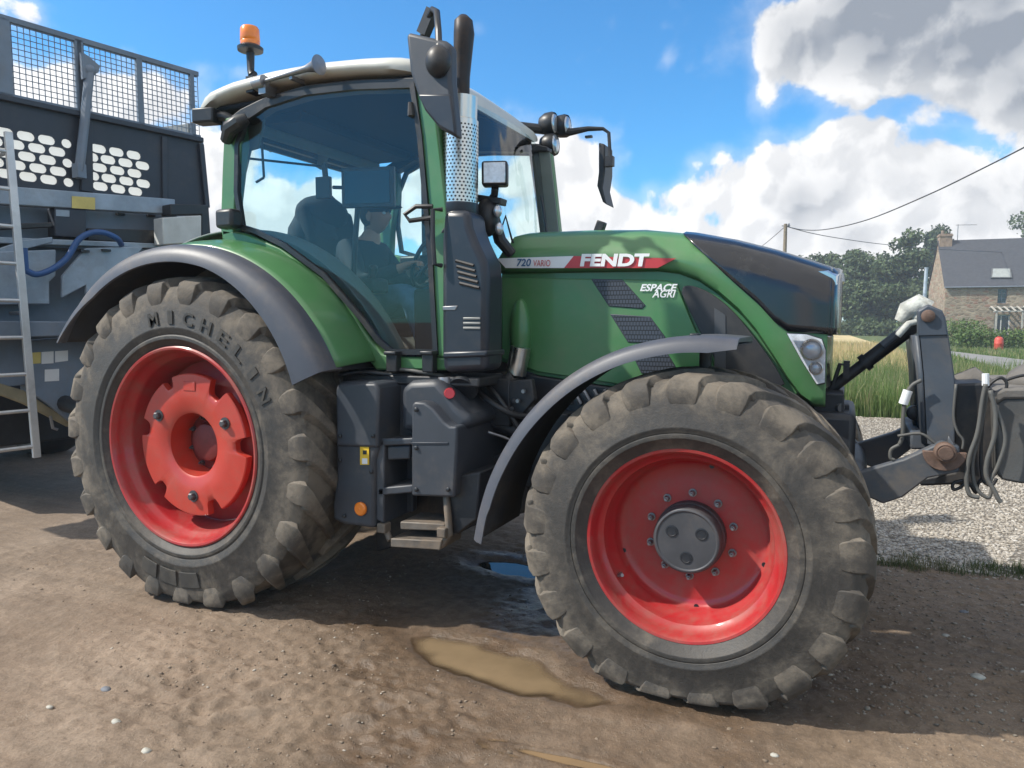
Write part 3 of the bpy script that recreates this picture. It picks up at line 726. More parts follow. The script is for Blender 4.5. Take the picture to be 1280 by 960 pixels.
# far front pillar lining, far middle pillar, roof frame and ceiling
fp = MB()
fp.tube([(1.44, .79, 1.72), (1.40, .80, 2.2), (1.31, .79, 2.86)], [.05, .045, .05], 8)
fp.tube([(1.46, -.78, 1.5), (1.40, -.78, 2.3), (1.31, -.77, 2.86)], .02, 8)
fp.prism([(.36, .80, 1.5), (.47, .80, 1.5), (.47, .80, 2.86), (.36, .80, 2.86)], (0, .03, 0))
for s in (-1, 1):
    fp.prism(mir(onY(-.83, (282, 150), (300, 136), (330, 121), (380, 106), (440, 99), (519, 96), (541, 100), (541, 108), (519, 110), (440, 112), (380, 119), (330, 134), (304, 152)), -s), (0, -.10*s, 0))
fp.prism([(-.10, -.74, 2.76), (-.10, .74, 2.76), (-.10, .74, 2.86), (-.10, -.74, 2.86)], (.05, 0, 0))
fp.prism([(1.34, -.78, 2.80), (1.40, 0, 2.80), (1.34, .78, 2.80), (1.34, .78, 2.87), (1.40, 0, 2.87), (1.34, -.78, 2.87)], (-.07, 0, 0)) if False else None
fp.build('inner_frame', M_BLACK, cab, bevel=.008)
MB().box((.60, 0, 2.875), (1.38, 1.58, .03)).box((.15, 0, 2.83), (.5, 1.2, .06)).build('ceiling', pbr('dark ceiling lining', (.010, .015, .022), .85, var=.1), cab, bevel=.01)
MB().box((.62, 0, 1.36), (1.55, 1.5, .06)).box((1.30, 0, 1.55), (.30, 1.2, .5)).build('cab_floor', M_SEAT, cab, bevel=.02)
# inner fender hump seen through the glass
hump = MB(); rr = []
for t in np.linspace(R(24), R(118), 24):
    rr.append([((q)*math.cos(t), y, .92+(q)*math.sin(t)) for y, q in ((-.80, 1.235), (-.66, 1.255))]+[((.9)*math.cos(t), -.60, .92+(.9)*math.sin(t))])
hump.loft(rr, False, False).build('inner_fender', M_LINING, cab, solid=.01)
# hinges under the door
for x in (492, 537):
    p = PY(x, 453, YC-.03); MB().box(p, (.065, .05, .10)).box(p+np.array((0, -.01, .05)), (.075, .06, .02)).build('door_hinge', M_BLACK, cab, bevel=.006)
# grab bar by the door and the bracket lamps on the rear pillar
MB().tube([PY(553, 262, -.90), PY(541, 262, -.93), PY(541, 300, -.94), PY(543, 330, -.94), PY(552, 332, -.90)], .012, 8).build('grab_rail', M_BLACK, cab)
MB().tube([PY(541, 258, -.90), PY(520, 258, -.92), PY(506, 268, -.92), PY(512, 276, -.92), PY(541, 272, -.90)], .012, 8).build('door_pull', M_BLACK, cab)
p = PY(286, 274, -.90); MB().box(p, (.13, .09, .11)).build('side_marker', M_BLACK, cab, bevel=.02)
MB().tube([PY(283, 175, -.86), PY(288, 160, -.90), PY(300, 152, -.90), PY(309, 148, -.88)], [.035, .045, .045, .03], 10).build('door_handle', M_BLACK, cab)
# roof
def roof_z(X): return float(np.interp(X, [-.17, -.05, .12, .4, .7, 1.0, 1.2, 1.34], [2.865, 2.905, 2.937, 2.957, 2.958, 2.938, 2.915, 2.892]))
rings = []
for X in list(np.linspace(-.17, 1.33, 26)):
    z = roof_z(X); k = 1.0 if X < 1.15 else 1-.08*((X-1.15)/.18)**2; k *= 1.0 if X > 0 else 1-.05*(X/.17)**2
    pr = [(-.80, -.020), (-.862, -.008), (-.870, .015), (-.855, .044), (-.78, .074), (-.5, .096), (0, .108)]
    pr = pr+[(-y, h) for y, h in pr[-2::-1]]; edge = min(1.0, .55+(X+.17)/.10, .6+(1.33-X)/.12)
    rings.append([(X, y*k, z+(h if h < 0 else h*edge)) for y, h in pr])
RF = MB().loft(rings, True, True).build('roof', M_ROOF, T, smooth=60)
# lamp on the rear roof corner, horn, beacon
p = PY(259, 146, -.86); lp = MB().box(p, (.14, .10, .085), rotz(.2)).tube([p, p+np.array((.10, .04, .0)), p+np.array((.16, .05, -.03))], .03, 8).build('rear_work_lamp', M_BLACK, T, bevel=.012)
MB().box(p+np.array((-.075, -.012, 0)), (.012, .085, .07), rotz(.2)).build('lens', M_LENS, lp)
h0, h1 = PY(322, 104, -.90), PY(399, 81, -.95); ax = h1-h0
hn = MB().tube([h0, h0+ax*.35, h0+ax*.8, h0+ax*.93, h1], [.010, .012, .018, .03, .052], 16).tube([h0-ax*.04, h0+ax*.12], .035, 12)
hn.box(h0+ax*.55+np.array((0, .05, -.02)), (.02, .10, .02)).box(h0+ax*.08+np.array((0, .04, -.04)), (.05, .09, .05))
hn.build('air_horn', M_STEEL, T, smooth=50)
b = PY(318, 112, -.80); bt = PY(313, 64, -.80)
bc = MB().tube([b, b+(bt-b)*.45], .022, 10).tube([b+(bt-b)*.38, b+(bt-b)*.5+np.array((-.012, 0, 0)), bt], [.028, .02, .024], 10).box(b+np.array((.0, .0, .02)), (.05, .08, .09))
bc.disc([(.03, bt[2]-.01), (.07, bt[2]+.0), (.072, bt[2]+.018), (.055, bt[2]+.03)], c=(bt[0], bt[1], 0), axis='Z', n=32)
bcn = bc.build('beacon', M_BLACK, T, smooth=40)
MB().disc([(.053, bt[2]+.028), (.055, bt[2]+.05), (.053, bt[2]+.053), (.055, bt[2]+.056), (.053, bt[2]+.12), (.045, bt[2]+.132)], c=(bt[0], bt[1], 0), axis='Z', n=32).build('beacon_lens', M_ORANGE, bcn, smooth=50)
# interior
st = MB()
st.prism([(.02, -.27, 2.38), (.12, -.27, 2.41), (.20, -.27, 2.05), (.27, -.27, 1.62), (.75, -.27, 1.64), (.76, -.27, 1.52), (.10, -.27, 1.48), (.02, -.27, 2.0)], (0, .54, 0))
st.box((.4, 0, 1.42), (.4, .4, .12))
st.prism([(-.02, -.16, 2.44), (.08, -.16, 2.66), (.16, -.16, 2.64), (.13, -.16, 2.42)], (0, .32, 0)) if False else None
seat = st.build('driver_seat', M_SEAT, T, bevel=.05, seg=3)
MB().box((.55, -.40, 1.82), (.52, .16, .09), roty(-.05)).tube([(.74, -.40, 1.86), (.75, -.40, 1.96)], [.02, .03], 10).box((.35, -.40, 1.66), (.12, .1, .28)).build('armrest', M_BLACK, seat, bevel=.02)
mo = MB().box((.74, -.42, 2.415), (.33, .035, .235), rotz(.25)).box((.44, -.46, 2.43), (.10, .03, .13), rotz(.1)).tube([(.5, -.45, 2.43), (.62, -.44, 2.42)], .012, 8).tube([(.66, -.42, 2.31), (.62, -.40, 2.1), (.60, -.40, 1.86)], .018, 8)
mon = mo.build('monitor', M_BLACK, T, bevel=.008)
MB().box((.745, -.4415, 2.415), (.28, .004, .19), rotz(.25)).build('screen', M_SCREEN, mon)
sw = MB(); cw = np.array((.92, 0.02, 2.02)); fr = frame((math.cos(R(60)), 0, math.sin(R(60))), (0, 1, 0))
sw.tube([cw+fr@np.array((.2*math.cos(a), .2*math.sin(a), 0)) for a in np.linspace(0, 2*PI, 33)], .014, 8, cap=False)
for a in (R(90), R(210), R(330)): sw.tube([cw, cw+fr@np.array((.2*math.cos(a), .2*math.sin(a), 0))], .012, 6)
sw.tube([cw, cw+np.array((.12, 0, -.22)), (1.16, .02, 1.5)], [.04, .05, .07], 12)
sw.box((1.05, .1, 2.0), (.05, .26, .14), roty(-.5))
sw.build('steering_wheel', M_BLACK, T)
MB().box((.42, .62, 2.0), (.28, .04, .22)).box((.42, .62, 1.9), (.3, .1, .05)).box((-.02, .5, 2.05), (.08, .3, .25)).build('console', M_BLACK, cab, bevel=.02)
MB().tube([PY(330, 222, -.60), PY(327, 175, -.62), PY(318, 140, -.70)], .008, 6).tube([PY(330, 222, -.60), PY(320, 228, -.62)], .008, 6).build('cab_hook', M_BLACK, cab)
MB().tube([(-.02, -.6, 2.62), (.3, -.3, 2.60), (.5, .2, 2.62)], .008, 6).tube([(.36, -.35, 2.60), (.37, -.35, 2.50)], .018, 8).build('cab_cable', M_BLACK, cab)
for pts, Y in (([(304, 150), (326, 138), (329, 150), (322, 185), (312, 188), (302, 230), (297, 280), (296, 200)], -.74), ([(332, 128), (348, 126), (346, 188), (336, 190)], .2), ([(398, 116), (424, 114), (408, 200), (400, 212), (390, 206)], .1)):  # first strip is lining and curtain; other two stand in for pale glass reflections
    MB().prism(onY(Y, *pts), (0, .02, 0)).build('lining_and_reflection_strip', M_LINING, cab, bevel=.004)
# rolled blind under the ceiling
MB().tube([(.08, -.60, 2.79), (.08, .6, 2.79)], .045, 12).build('rolled_blind', M_LINING, cab)

# ---- exhaust stack
yS = -.90
hs = MB().prism(onY(yS, (554, 262), (585, 262), (588, 284), (594, 300), (607, 328), (609, 350), (608, 464), (553, 466), (551, 440), (551, 300)), (0, .20, 0))
stack = hs.build('exhaust_housing', M_STACK, T, bevel=.035, seg=3)
cx = (PY(553, 262, -.74)[0]+PY(594, 262, -.74)[0])/2; zb = PY(570, 264, -.74)[2]
MB().lathe([(.098, zb-.06), (.104, zb-.05), (.104, zb+.03), (.10, zb+.035)], c=(cx, -.74, 0), axis='Z', n=40).lathe([(.10, zb-.06), (.115, zb-.12)], c=(cx, -.74, 0), axis='Z', n=40).build('stack_collar', M_STACK, stack)
ptop = PY(577, 122, -.74); hgt = ptop[2]-zb
o = MB().lathe([(.100, .0), (.090, .45), (.082, .455), (.082, hgt), (.076, hgt), (.076, hgt-.05)], axis='Z', n=48).build('perforated_pipe', perf_mat(), stack, smooth=40)
o.location = (cx, -.74, zb); tl = ptop[0]-cx; o.rotation_euler = (0, math.atan2(tl, hgt), 0)
tp = [ptop+np.array((0, 0, -.06)), ptop+np.array((.003, 0, .10)), ptop+np.array((.010, 0, .22)), ptop+np.array((.02, -.005, .31)), ptop+np.array((.02, -.01, .37)), ptop+np.array((.02, -.01, .395))]
MB().tube(tp, [.042, .044, .052, .057, .05, .022], 24, flat=.9).build('exhaust_tip', pbr('sooty exhaust tip', (.035, .03, .03), .5, metal=.5, var=.3, dirt=(.12, .07, .04), damt=.4, dscale=8), stack, smooth=60)
sl_ = MB()
for i in range(5):
    a = PY(570+i*1.2, 326+i*7, yS-.001); b_ = PY(592+i*1.8, 332+i*7, yS-.001); sl_.tube([a, b_], .009, 6)
for i in range(9): sl_.tube([PY(612, 345+i*7, -.86), PY(622, 345+i*7, -.76)], .006, 6)
sl_.build('cooling_slot', M_BLACK, stack)
sl2 = MB()
for i in range(3): sl2.box((PY(590, 398+i*6, yS)+np.array((0, -.002, 0))), (.095, .008, .011))
sl2.build('louvre', pbr('dull metal louvre', (.30, .29, .27), .5, metal=.5), stack, bevel=.002)
MB().prism(onY(yS-.012, (553, 440), (608, 438), (608, 446), (553, 448)), (0, .22, 0)).build('housing_band', M_STACK, stack, bevel=.01)
MB().prism(onY(yS-.003, (553, 383), (572, 382), (569, 388), (553, 388)), (0, .01, 0)).build('maker_mark', M_STEEL, stack, bevel=.003)

# ---- work lamps, mirrors
def work_lamp(p, w, h, name, aim=-.2, dep=.09):
    l = MB().box(p, (w, dep, h), rotz(aim)).box(np.array(p)+rotz(aim)@np.array((0, dep*.6, 0)), (w*.7, dep*.5, h*.7), rotz(aim)).build(name, M_BLACK, T, bevel=.014, seg=3)
    MB().box(np.array(p)+rotz(aim)@np.array((0, -dep*.5, 0)), (w*.84, .008, h*.84), rotz(aim)).build('lens', M_LENS, l, bevel=.003); return l
work_lamp(PY(619, 218, -.62), .135, .125, 'work_lamp', .35)
lb = MB().tube([PY(619, 234, -.60), PY(618, 244, -.58), PY(612, 252, -.56)], .02, 10).box(PY(611, 250, -.56), (.18, .08, .035), roty(.2)).tube([PY(612, 252, -.55), PY(625, 300, -.5), PY(640, 318, -.45)], [.03, .035, .03], 10)
lb.build('lamp_bracket', M_BLACK, T, bevel=.005)
for (x, y, rr, nm) in ((609, 272, .068, 'headlamp'),):
    p = PY(x, y, -.58)
    l = MB().sphere(p, (rr, .06, rr*1.5), 20, 14).build('front_lamp', M_BLACK, T, smooth=180)
    for (x2, y2) in ((622, 264), (624, 286)):
        q = PY(x2, y2, -.62); MB().sphere(q, (.022, .03, .034), 14, 10).build('lens', M_LENS, l, smooth=180)
    MB().tube([PY(622, 300, -.5), PY(632, 270, -.47), PY(640, 300, -.42), PY(646, 312, -.4)], .006, 6).build('lamp_cable', M_BLACK, l)
# near mirror
ym = -1.12
mb = MB().prism(onY(ym, (507, 42), (512, 40), (556, 50), (563, 57), (563, 100), (568, 150), (570, 172), (548, 160), (530, 138), (521, 118), (512, 90)), (0, .075, 0))
mi = mb.build('mirror', M_DARK, T, bevel=.022, seg=3)
MB().prism(onY(ym-.003, (521, 117), (563, 117), (568, 150), (570, 170), (548, 158), (531, 138)), (0, .02, 0)).build('mirror_lower', M_STACK, mi, bevel=.012)
MB().sphere(PY(548, 77, ym-.005), (.062, .055, .072), 20, 14).build('mirror_motor', M_BLACK, mi, smooth=180)
MB().tube([PY(549, 72, ym), PY(548, 40, ym+.03), PY(546, 15, -1.02), PY(541, 12, -1.0), PY(533, 28, -.95), PY(525, 60, -.86), PY(520, 95, -.78)], .016, 10).box(PY(535, 28, -.96), (.05, .05, .12), roty(.5)).build('mirror_arm', M_BLACK, mi)
MB().tube([PY(513, 128, -.86), PY(514, 145, -.86)], [.012, .02], 8).build('door_stop', M_BLACK, cab)
# far mirror, lamps on the far bracket
fm = MB().tube([PY(645, 158, .78), PY(690, 163, .95), PY(712, 165, 1.0)], [.035, .035, .03], 10).tube([PY(708, 166, 1.0), PY(735, 161, 1.05), PY(754, 161, 1.08), PY(761, 166, 1.08), PY(763, 200, 1.08)], [.028, .018, .013, .013, .013], 10)
fmo = fm.box(PY(762, 202, 1.08), (.06, .05, .07)).box(PY(736, 171, 1.06), (.05, .03, .015)).build('far_mirror', M_BLACK, T)
MB().prism(onY(1.08, (748, 178), (756, 180), (756, 215), (753, 235), (758, 256), (753, 252), (746, 232), (748, 215)), (0, .2, 0)).build('mirror_glass', M_BLACK, fmo, bevel=.01)
for (x, y) in ((686, 155), (702, 158), (687, 181)):
    p = PY(x, y, .92 if x != 702 else 1.0)
    l = MB().lathe([(.01, -.07), (.055, -.06), (.078, -.02), (.082, .03), (.075, .05)], c=p, axis='X', n=24).build('cab_lamp', M_BLACK, T, smooth=40)
    MB().sphere(p+np.array((.042, 0, 0)), (.02, .07, .07), 18, 10).build('lens', M_LENS, l, smooth=180)
# wiper and far pillar lamp seen through the screen
MB().tube([(1.50, .55, 1.8), (1.52, .50, 2.2), (1.47, .52, 2.45)], .01, 6).build('wiper', M_BLACK, cab)

# ---- steps, tank and boxes on the near side
def block(name, Y, pts, depth, mat=M_DARK, bevel=.02, parent=None):
    return MB().prism(onY(Y, *pts), (0, depth, 0)).build(name, mat, parent or T, bevel=bevel, seg=3)
bx = block('battery_box', -1.04, [(419, 484), (424, 477), (468, 477), (472, 484), (472, 562), (468, 575), (468, 661), (430, 656), (416, 650), (415, 630), (420, 600)], .42)
block('box_lid', -1.055, [(419, 486), (424, 479), (469, 479), (473, 486), (472, 560), (420, 558)], .30, bevel=.015, parent=bx)
MB().prism(onY(-1.046, (450, 556), (461, 556), (461, 581), (450, 581)), (0, .004, 0)).build('warning_sticker', M_YELL, bx, smooth=0)
MB().prism(onY(-1.048, (452.5, 573), (459, 573), (459, 580), (452.5, 580)), (0, .002, 0)).build('sticker_panel', M_WHITE, bx, smooth=0)
MB().prism(onY(-1.048, (453.5, 563), (458, 563), (458, 568), (453.5, 568)), (0, .002, 0)).build('sticker_pictogram', M_BLACK, bx, smooth=0)
p = PY(451, 636, -1.046); MB().disc([(.036, .004), (.036, -.008), (.028, -.015)], c=p, n=28).disc([(.008, -.014), (.006, -.017)], c=p, n=10).build('side_reflector', M_ORANGE, bx, smooth=40)
tk = block('fuel_tank', -1.03, [(514, 506), (518, 502), (530, 503), (540, 510), (554, 527), (562, 533), (571, 533), (571, 560), (568, 622), (514, 620)], .60, bevel=.05)
block('tank_seam', -1.034, [(514, 553), (560, 553), (560, 556), (514, 556)], .02, M_STACK, .002, tk)
block('tank_top', -.95, [(500, 485), (512, 476), (546, 474), (560, 490), (572, 508), (590, 525), (580, 540), (500, 540)], .5, M_DARK, .04, tk)
p = PY(556, 476, -.86); MB().disc([(.035, p[2]-.03), (.04, p[2]), (.034, p[2]+.02)], c=(p[0], p[1], 0), axis='Z', n=20).build('filler_cap', M_STEEL, tk)
p = PY(577, 490, -.86); fc_ = MB().disc([(.075, -.02), (.075, -.045), (.06, -.055)], c=(0, 0, 0), axis='Z', n=28)
rt = rotx(.9)@rotz(0); fc_.v = [tuple(p+np.array((1, 1, -1))*(rt@np.array(v))) for v in fc_.v]; fc_.build('fuel_cap', M_BLACK, tk, bevel=.004)
MB().tube([PY(562, 492, -.93), PY(562, 492, -.96)], [.03, .025], 14).build('drain_cap', M_REDL, tk)
stp = MB()
stp.prism(onY(-1.02, (470, 550), (480, 550), (480, 655), (470, 650)), (0, .3, 0)).prism(onY(-1.02, (470, 550), (516, 548), (516, 556), (470, 558)), (0, .3, 0)).prism(onY(-1.02, (472, 610), (516, 606), (516, 616), (472, 620)), (0, .3, 0)).prism(onY(-1.0, (484, 558), (512, 557), (512, 574), (484, 575)), (0, .1, 0))
stp.prism(onY(-.80, (470, 500), (516, 500), (516, 640), (470, 640)), (0, .05, 0))
stp.prism(onY(-.85, (472, 480), (516, 480), (516, 552), (472, 552)), (0, .05, 0))
steps = stp.build('cab_steps', M_DARK, T, bevel=.008)
bs = MB()
bs.prism(onY(-1.03, (488, 673), (552, 676), (550, 688), (488, 684)), (0, .22, 0)).tube([PY(480, 655, -.98), PY(488, 676, -1.0)], .018, 8).tube([PY(558, 620, -.98), PY(562, 668, -1.0), PY(552, 682, -1.0)], .02, 8).box(PY(480, 659, -1.0), (.05, .06, .05)).box(PY(556, 664, -1.0), (.05, .08, .05))
bs.prism(onY(-1.0, (500, 652), (556, 655), (556, 664), (500, 662)), (0, .2, 0))
bs.build('bottom_step', pbr('worn step steel', (.13, .115, .10), .55, metal=.3, var=.3, vscale=15, dirt=(.24, .18, .13), damt=.7, dscale=8, drange=(.35, .65)), steps, bevel=.006)
MB().prism(onY(-.97, (562, 596), (600, 590), (596, 650), (572, 668), (562, 668)), (0, .55, 0)).prism(onY(-.6, (470, 600), (660, 560), (660, 640), (470, 690)), (0, .3, 0)).build('tank_guard', M_CHASSIS, T, bevel=.01)
def rod(name, mat, r, *pts):
    return MB().tube(smoothpoly([PY(x, y, Y) for x, y, Y in pts], 5), r, 8).build(name, mat, T, smooth=180)
rod('hydraulic_hose', M_HOSEB, .016, (585, 470, -.62), (600, 492, -.72), (628, 512, -.74), (655, 520, -.66), (690, 512, -.55))
rod('hydraulic_hose', M_HOSEB, .013, (598, 472, -.60), (622, 496, -.70), (650, 540, -.68), (662, 590, -.6))
rod('hydraulic_hose', M_HOSE, .010, (470, 470, -.80), (500, 462, -.86), (530, 466, -.86), (556, 470, -.80))
rod('brake_pipe', M_STEEL, .007, (610, 540, -.80), (640, 552, -.72), (660, 580, -.66))
rod('wiring_loom', M_BLACK, .012, (424, 470, -.92), (450, 465, -.90), (486, 468, -.86), (520, 470, -.82))
for x, y, Y in ((425, 545, -1.06), (466, 545, -1.06), (425, 575, -1.048), (464, 590, -1.048), (430, 645, -1.048), (520, 560, -1.036), (520, 612, -1.036), (560, 612, -1.036), (520, 512, -1.036)):
    p = PY(x, y, Y); MB().disc([(.011, .003), (.011, -.003), (.007, -.006)], c=p, n=12).build('screw', M_BLACK, T, smooth=40)
# sill ledge between box tops and the cab
MB().box((1.2, -.72, 1.31), (1.0, .30, .05)).box((1.1, -.62, 1.2), (.9, .2, .25)).build('platform', M_CHASSIS, T, bevel=.01)

# ---- front linkage: two lower arms, cross tube, top link
fl = MB()
arm = [(1060, 566), (1075, 590), (1130, 574), (1178, 552), (1200, 558), (1200, 590), (1160, 598), (1128, 622), (1104, 630), (1086, 622), (1066, 600)]
fl.prism(onY(-.46, *arm), (0, .06, 0))
far = [(p[0], -p[1]-.06, p[2]) for p in onY(-.46, *arm)]
MB().prism(far, (0, .06, 0)).build('lower_arm', M_IMPL, T, bevel=.008)
link = fl.build('lower_arm', M_IMPL, T, bevel=.008)
MB().tube([(3.42, -.42, .86), (3.42, .42, .86)], .07, 16).box((3.34, 0, .85), (.16, .7, .26)).build('arm_pivot', M_CHASSIS, link)
tl0, tl1 = PY(1036, 488, 0), PY(1146, 404, 0)
tlk = MB().tube([tl0, tl0+(tl1-tl0)*.45], .028, 12).tube([tl0+(tl1-tl0)*.42, tl1], .036, 12).tube([tl0+(tl1-tl0)*.40, tl0+(tl1-tl0)*.46], .045, 12)
tlk.box(PY(1058, 462, -.02), (.03, .05, .09)).tube([PY(1040, 485, -.02), PY(1050, 455, -.02), PY(1062, 458, -.02)], .010, 6)
tlo = tlk.build('top_link', M_CHASSIS, T)
MB().tube([tl0+(tl1-tl0)*.62+np.array((0, -.05, .02)), tl0+(tl1-tl0)*.95+np.array((0, -.05, .03))], .02, 10).build('link_cylinder', M_IMPL, tlo)
nb = MB().box((3.30, 0, 1.08), (.14, .5, .36)).box((3.36, -.10, 1.16), (.07, .12, .08)).tube([(3.3, -.22, 1.2), (3.38, -.2, 1.12), (3.36, -.2, .95)], .02, 8).tube([(3.3, .2, 1.2), (3.40, .16, 1.1), (3.38, .1, .95)], .02, 8)
nb.build('linkage_frame', M_CHASSIS, T, bevel=.02)
for (x, y) in ((1038, 508), (1038, 523)):
    p = PY(x, y, -.2); MB().tube([p, p+np.array((.05, -.05, 0))], .022, 12).build('coupling', M_STEEL, T)

# ================================================================== THE DRIVER
def skin_mesh(joints, edges, root, sub=2):
    names = list(joints); me = bpy.data.meshes.new('skin'); me.from_pydata([joints[n][0] for n in names], [(names.index(a), names.index(b)) for a, b in edges], [])
    ob = bpy.data.objects.new('skin', me); COL.objects.link(ob); ob.modifiers.new('skin', 'SKIN'); sv = me.skin_vertices[0].data
    for i, n in enumerate(names): r = joints[n][1]; sv[i].radius = r if hasattr(r, '__len__') else (r, r); sv[i].use_root = (n == root)
    q = ob.modifiers.new('sub', 'SUBSURF'); q.levels = sub; q.render_levels = sub
    ev = bpy.data.meshes.new_from_object(ob.evaluated_get(bpy.context.evaluated_depsgraph_get()))
    V = [tuple(v.co) for v in ev.vertices]; FS = [tuple(p.vertices) for p in ev.polygons]
    bpy.data.objects.remove(ob); bpy.data.meshes.remove(me); bpy.data.meshes.remove(ev); return V, FS
def driver():
    J = {'pelvis': ((.34, 0, 1.72), .13), 'waist': ((.36, 0, 1.86), .115), 'chest': ((.40, 0, 2.02), (.13, .15)), 'neck': ((.45, 0, 2.16), .06), 'skull': ((.48, 0, 2.25), .062)}
    E_ = [('pelvis', 'waist'), ('waist', 'chest'), ('chest', 'neck'), ('neck', 'skull')]
    for s, n in ((-1, 'r'), (1, 'l')):
        J.update({n+'sh': ((.41, .19*s, 2.08), .07), n+'el': ((.56, .27*s, 1.85), .048), n+'wr': ((.80, .17*s, 1.96), .03), n+'pa': ((.87, .165*s, 1.975), (.038, .02)),
                  n+'hip': ((.40, .10*s, 1.70), .095), n+'kn': ((.86, .17*s, 1.80), .065), n+'an': ((.98, .15*s, 1.42), .045), n+'to': ((1.13, .16*s, 1.41), (.045, .03))})
        E_ += [('chest', n+'sh'), (n+'sh', n+'el'), (n+'el', n+'wr'), (n+'wr', n+'pa'), ('pelvis', n+'hip'), (n+'hip', n+'kn'), (n+'kn', n+'an'), (n+'an', n+'to')]
        for i, (dy, ln) in enumerate(((-.028, .07), (-.01, .08), (.01, .075), (.027, .06))):
            J[f'{n}f{i}'] = ((.90, .165*s+dy, 1.985), .010); J[f'{n}g{i}'] = ((.90+ln*.55, .165*s+dy*1.1, 1.985), .009); J[f'{n}h{i}'] = ((.90+ln*.6, .165*s+dy*1.1, 1.955), .008)
            E_ += [(n+'pa', f'{n}f{i}'), (f'{n}f{i}', f'{n}g{i}'), (f'{n}g{i}', f'{n}h{i}')]
        J[n+'t0'] = ((.86, .165*s-.035*s, 1.96), .011); J[n+'t1'] = ((.90, .165*s-.05*s, 1.945), .009); E_ += [(n+'wr', n+'t0'), (n+'t0', n+'t1')]
    V, FS = skin_mesh(J, E_, 'pelvis')
    b = MB().add(V, FS); hc = np.array((.50, 0, 2.315)); hd = MB(); hd.sphere((0, 0, 0), 1.0, 28, 20); vs = []
    for v in hd.v:
        x, y, z = v; rx, ry, rz = .098, .077, .118
        if z < 0: rx *= 1+.10*z; ry *= 1+.22*z
        p = np.array((x*rx, y*ry, z*rz))
        if x > .5:
            n_ = math.exp(-((y/.16)**2))*math.exp(-((z+.12)/.22)**2); p[0] += .030*n_
            p[0] -= .010*math.exp(-((abs(y)-.38)/.16)**2)*math.exp(-((z-.10)/.12)**2)
            p[0] += .010*math.exp(-((y/.35)**2))*math.exp(-((z+.50)/.08)**2)-.006*math.exp(-((y/.35)**2))*math.exp(-((z+.56)/.04)**2)
        vs.append(hc+p)
    b.add(vs, hd.f)
    for s in (-1, 1): b.sphere(hc+np.array((-.005, .078*s, -.01)), (.022, .012, .033), 12, 8)
    o = b.build('person', M_SKIN, smooth=180, origin=(.4, 0, 1.62))
    tag(o, 'driver in dark jacket and blue jeans sitting behind the cab glass', 'person')
    for s in (-1, 1): MB().sphere(hc+np.array((.083, .031*s, .012)), (.012, .014, .010), 10, 8).build('eye', M_WHITE, o, smooth=180)
    hm = MB(); hm.sphere(hc+np.array((-.012, 0, .022)), (.108, .088, .112), 24, 16)
    hm.v = [(max(v[0], hc[0]-.13) if v[2] > hc[2]+.03 else min(v[0], hc[0]-.005), v[1], v[2]) for v in hm.v]
    hm.build('hair', M_HAIR, o, smooth=180)
    MB().sphere(hc+np.array((0, 0, .055)), (.112, .092, .075), 22, 12).sphere(hc+np.array((.12, 0, .05)), (.075, .07, .010), 18, 8).build('cap', M_JACK, o, smooth=180)
    K = {k: (J[k][0], tuple(q*1.14+.006 for q in (J[k][1] if hasattr(J[k][1], '__len__') else (J[k][1],)*2))) for k in J if k in ('pelvis', 'waist', 'chest', 'rsh', 'lsh', 'rel', 'lel', 'rwr', 'lwr')}
    K['collar'] = ((.445, 0, 2.15), .075)
    V, FS = skin_mesh(K, [('pelvis', 'waist'), ('waist', 'chest'), ('chest', 'collar'), ('chest', 'rsh'), ('chest', 'lsh'), ('rsh', 'rel'), ('rel', 'rwr'), ('lsh', 'lel'), ('lel', 'lwr')], 'pelvis')
    MB().add(V, FS).build('jacket', M_JACK, o, smooth=180)
    K = {k: (J[k][0], tuple(q*1.16+.008 for q in (J[k][1],)*2)) for k in ('pelvis', 'rhip', 'lhip', 'rkn', 'lkn', 'ran', 'lan')}
    V, FS = skin_mesh(K, [('pelvis', 'rhip'), ('rhip', 'rkn'), ('rkn', 'ran'), ('pelvis', 'lhip'), ('lhip', 'lkn'), ('lkn', 'lan')], 'pelvis')
    MB().add(V, FS).build('jeans', M_JEANS, o, smooth=180)
    # the jacket hung over the seat back shows as a lump behind the driver
    c = MB(); c.sphere((.08, -.02, 2.36), (.13, .24, .12), 20, 12).sphere((.06, -.10, 2.18), (.12, .20, .22), 20, 12).sphere((-.04, .02, 2.10), (.10, .2, .16), 18, 12)
    co = c.build('coat', M_JACK, smooth=180, origin=(.08, 0, 2.2)); tag(co, 'dark crumpled coat hung over the driver seat back', 'coat')
    tx = bpy.data.textures.new('cloth folds', 'CLOUDS'); tx.noise_scale = .12
    q = co.modifiers.new('folds', 'DISPLACE'); q.texture = tx; q.strength = .07; q.mid_level = .5
driver()

# ================================================================== FRONT IMPLEMENT (held by the front linkage)
I = thing('front_implement', 'grey front hitch frame with rusty pin, loose hoses and concrete weight', 'implement', (3.8, 0, 0))
def iplate(name, Y, pts, th, mat=M_IMPL, bevel=.006, parent=None): return MB().prism(onY(Y, *pts), (0, th, 0)).build(name, mat, parent or I, bevel=bevel)
tower = [(1147, 388), (1160, 380), (1178, 388), (1182, 397), (1186, 420), (1194, 475), (1194, 552), (1197, 566), (1182, 562), (1156, 555), (1152, 470), (1147, 420)]
mast = iplate('mast', -.36, tower, .045)
iplate('mast', .30, [(1147, 388), (1160, 380), (1178, 388), (1182, 397), (1186, 420), (1194, 475), (1194, 552), (1156, 555), (1152, 470), (1147, 420)], .045)
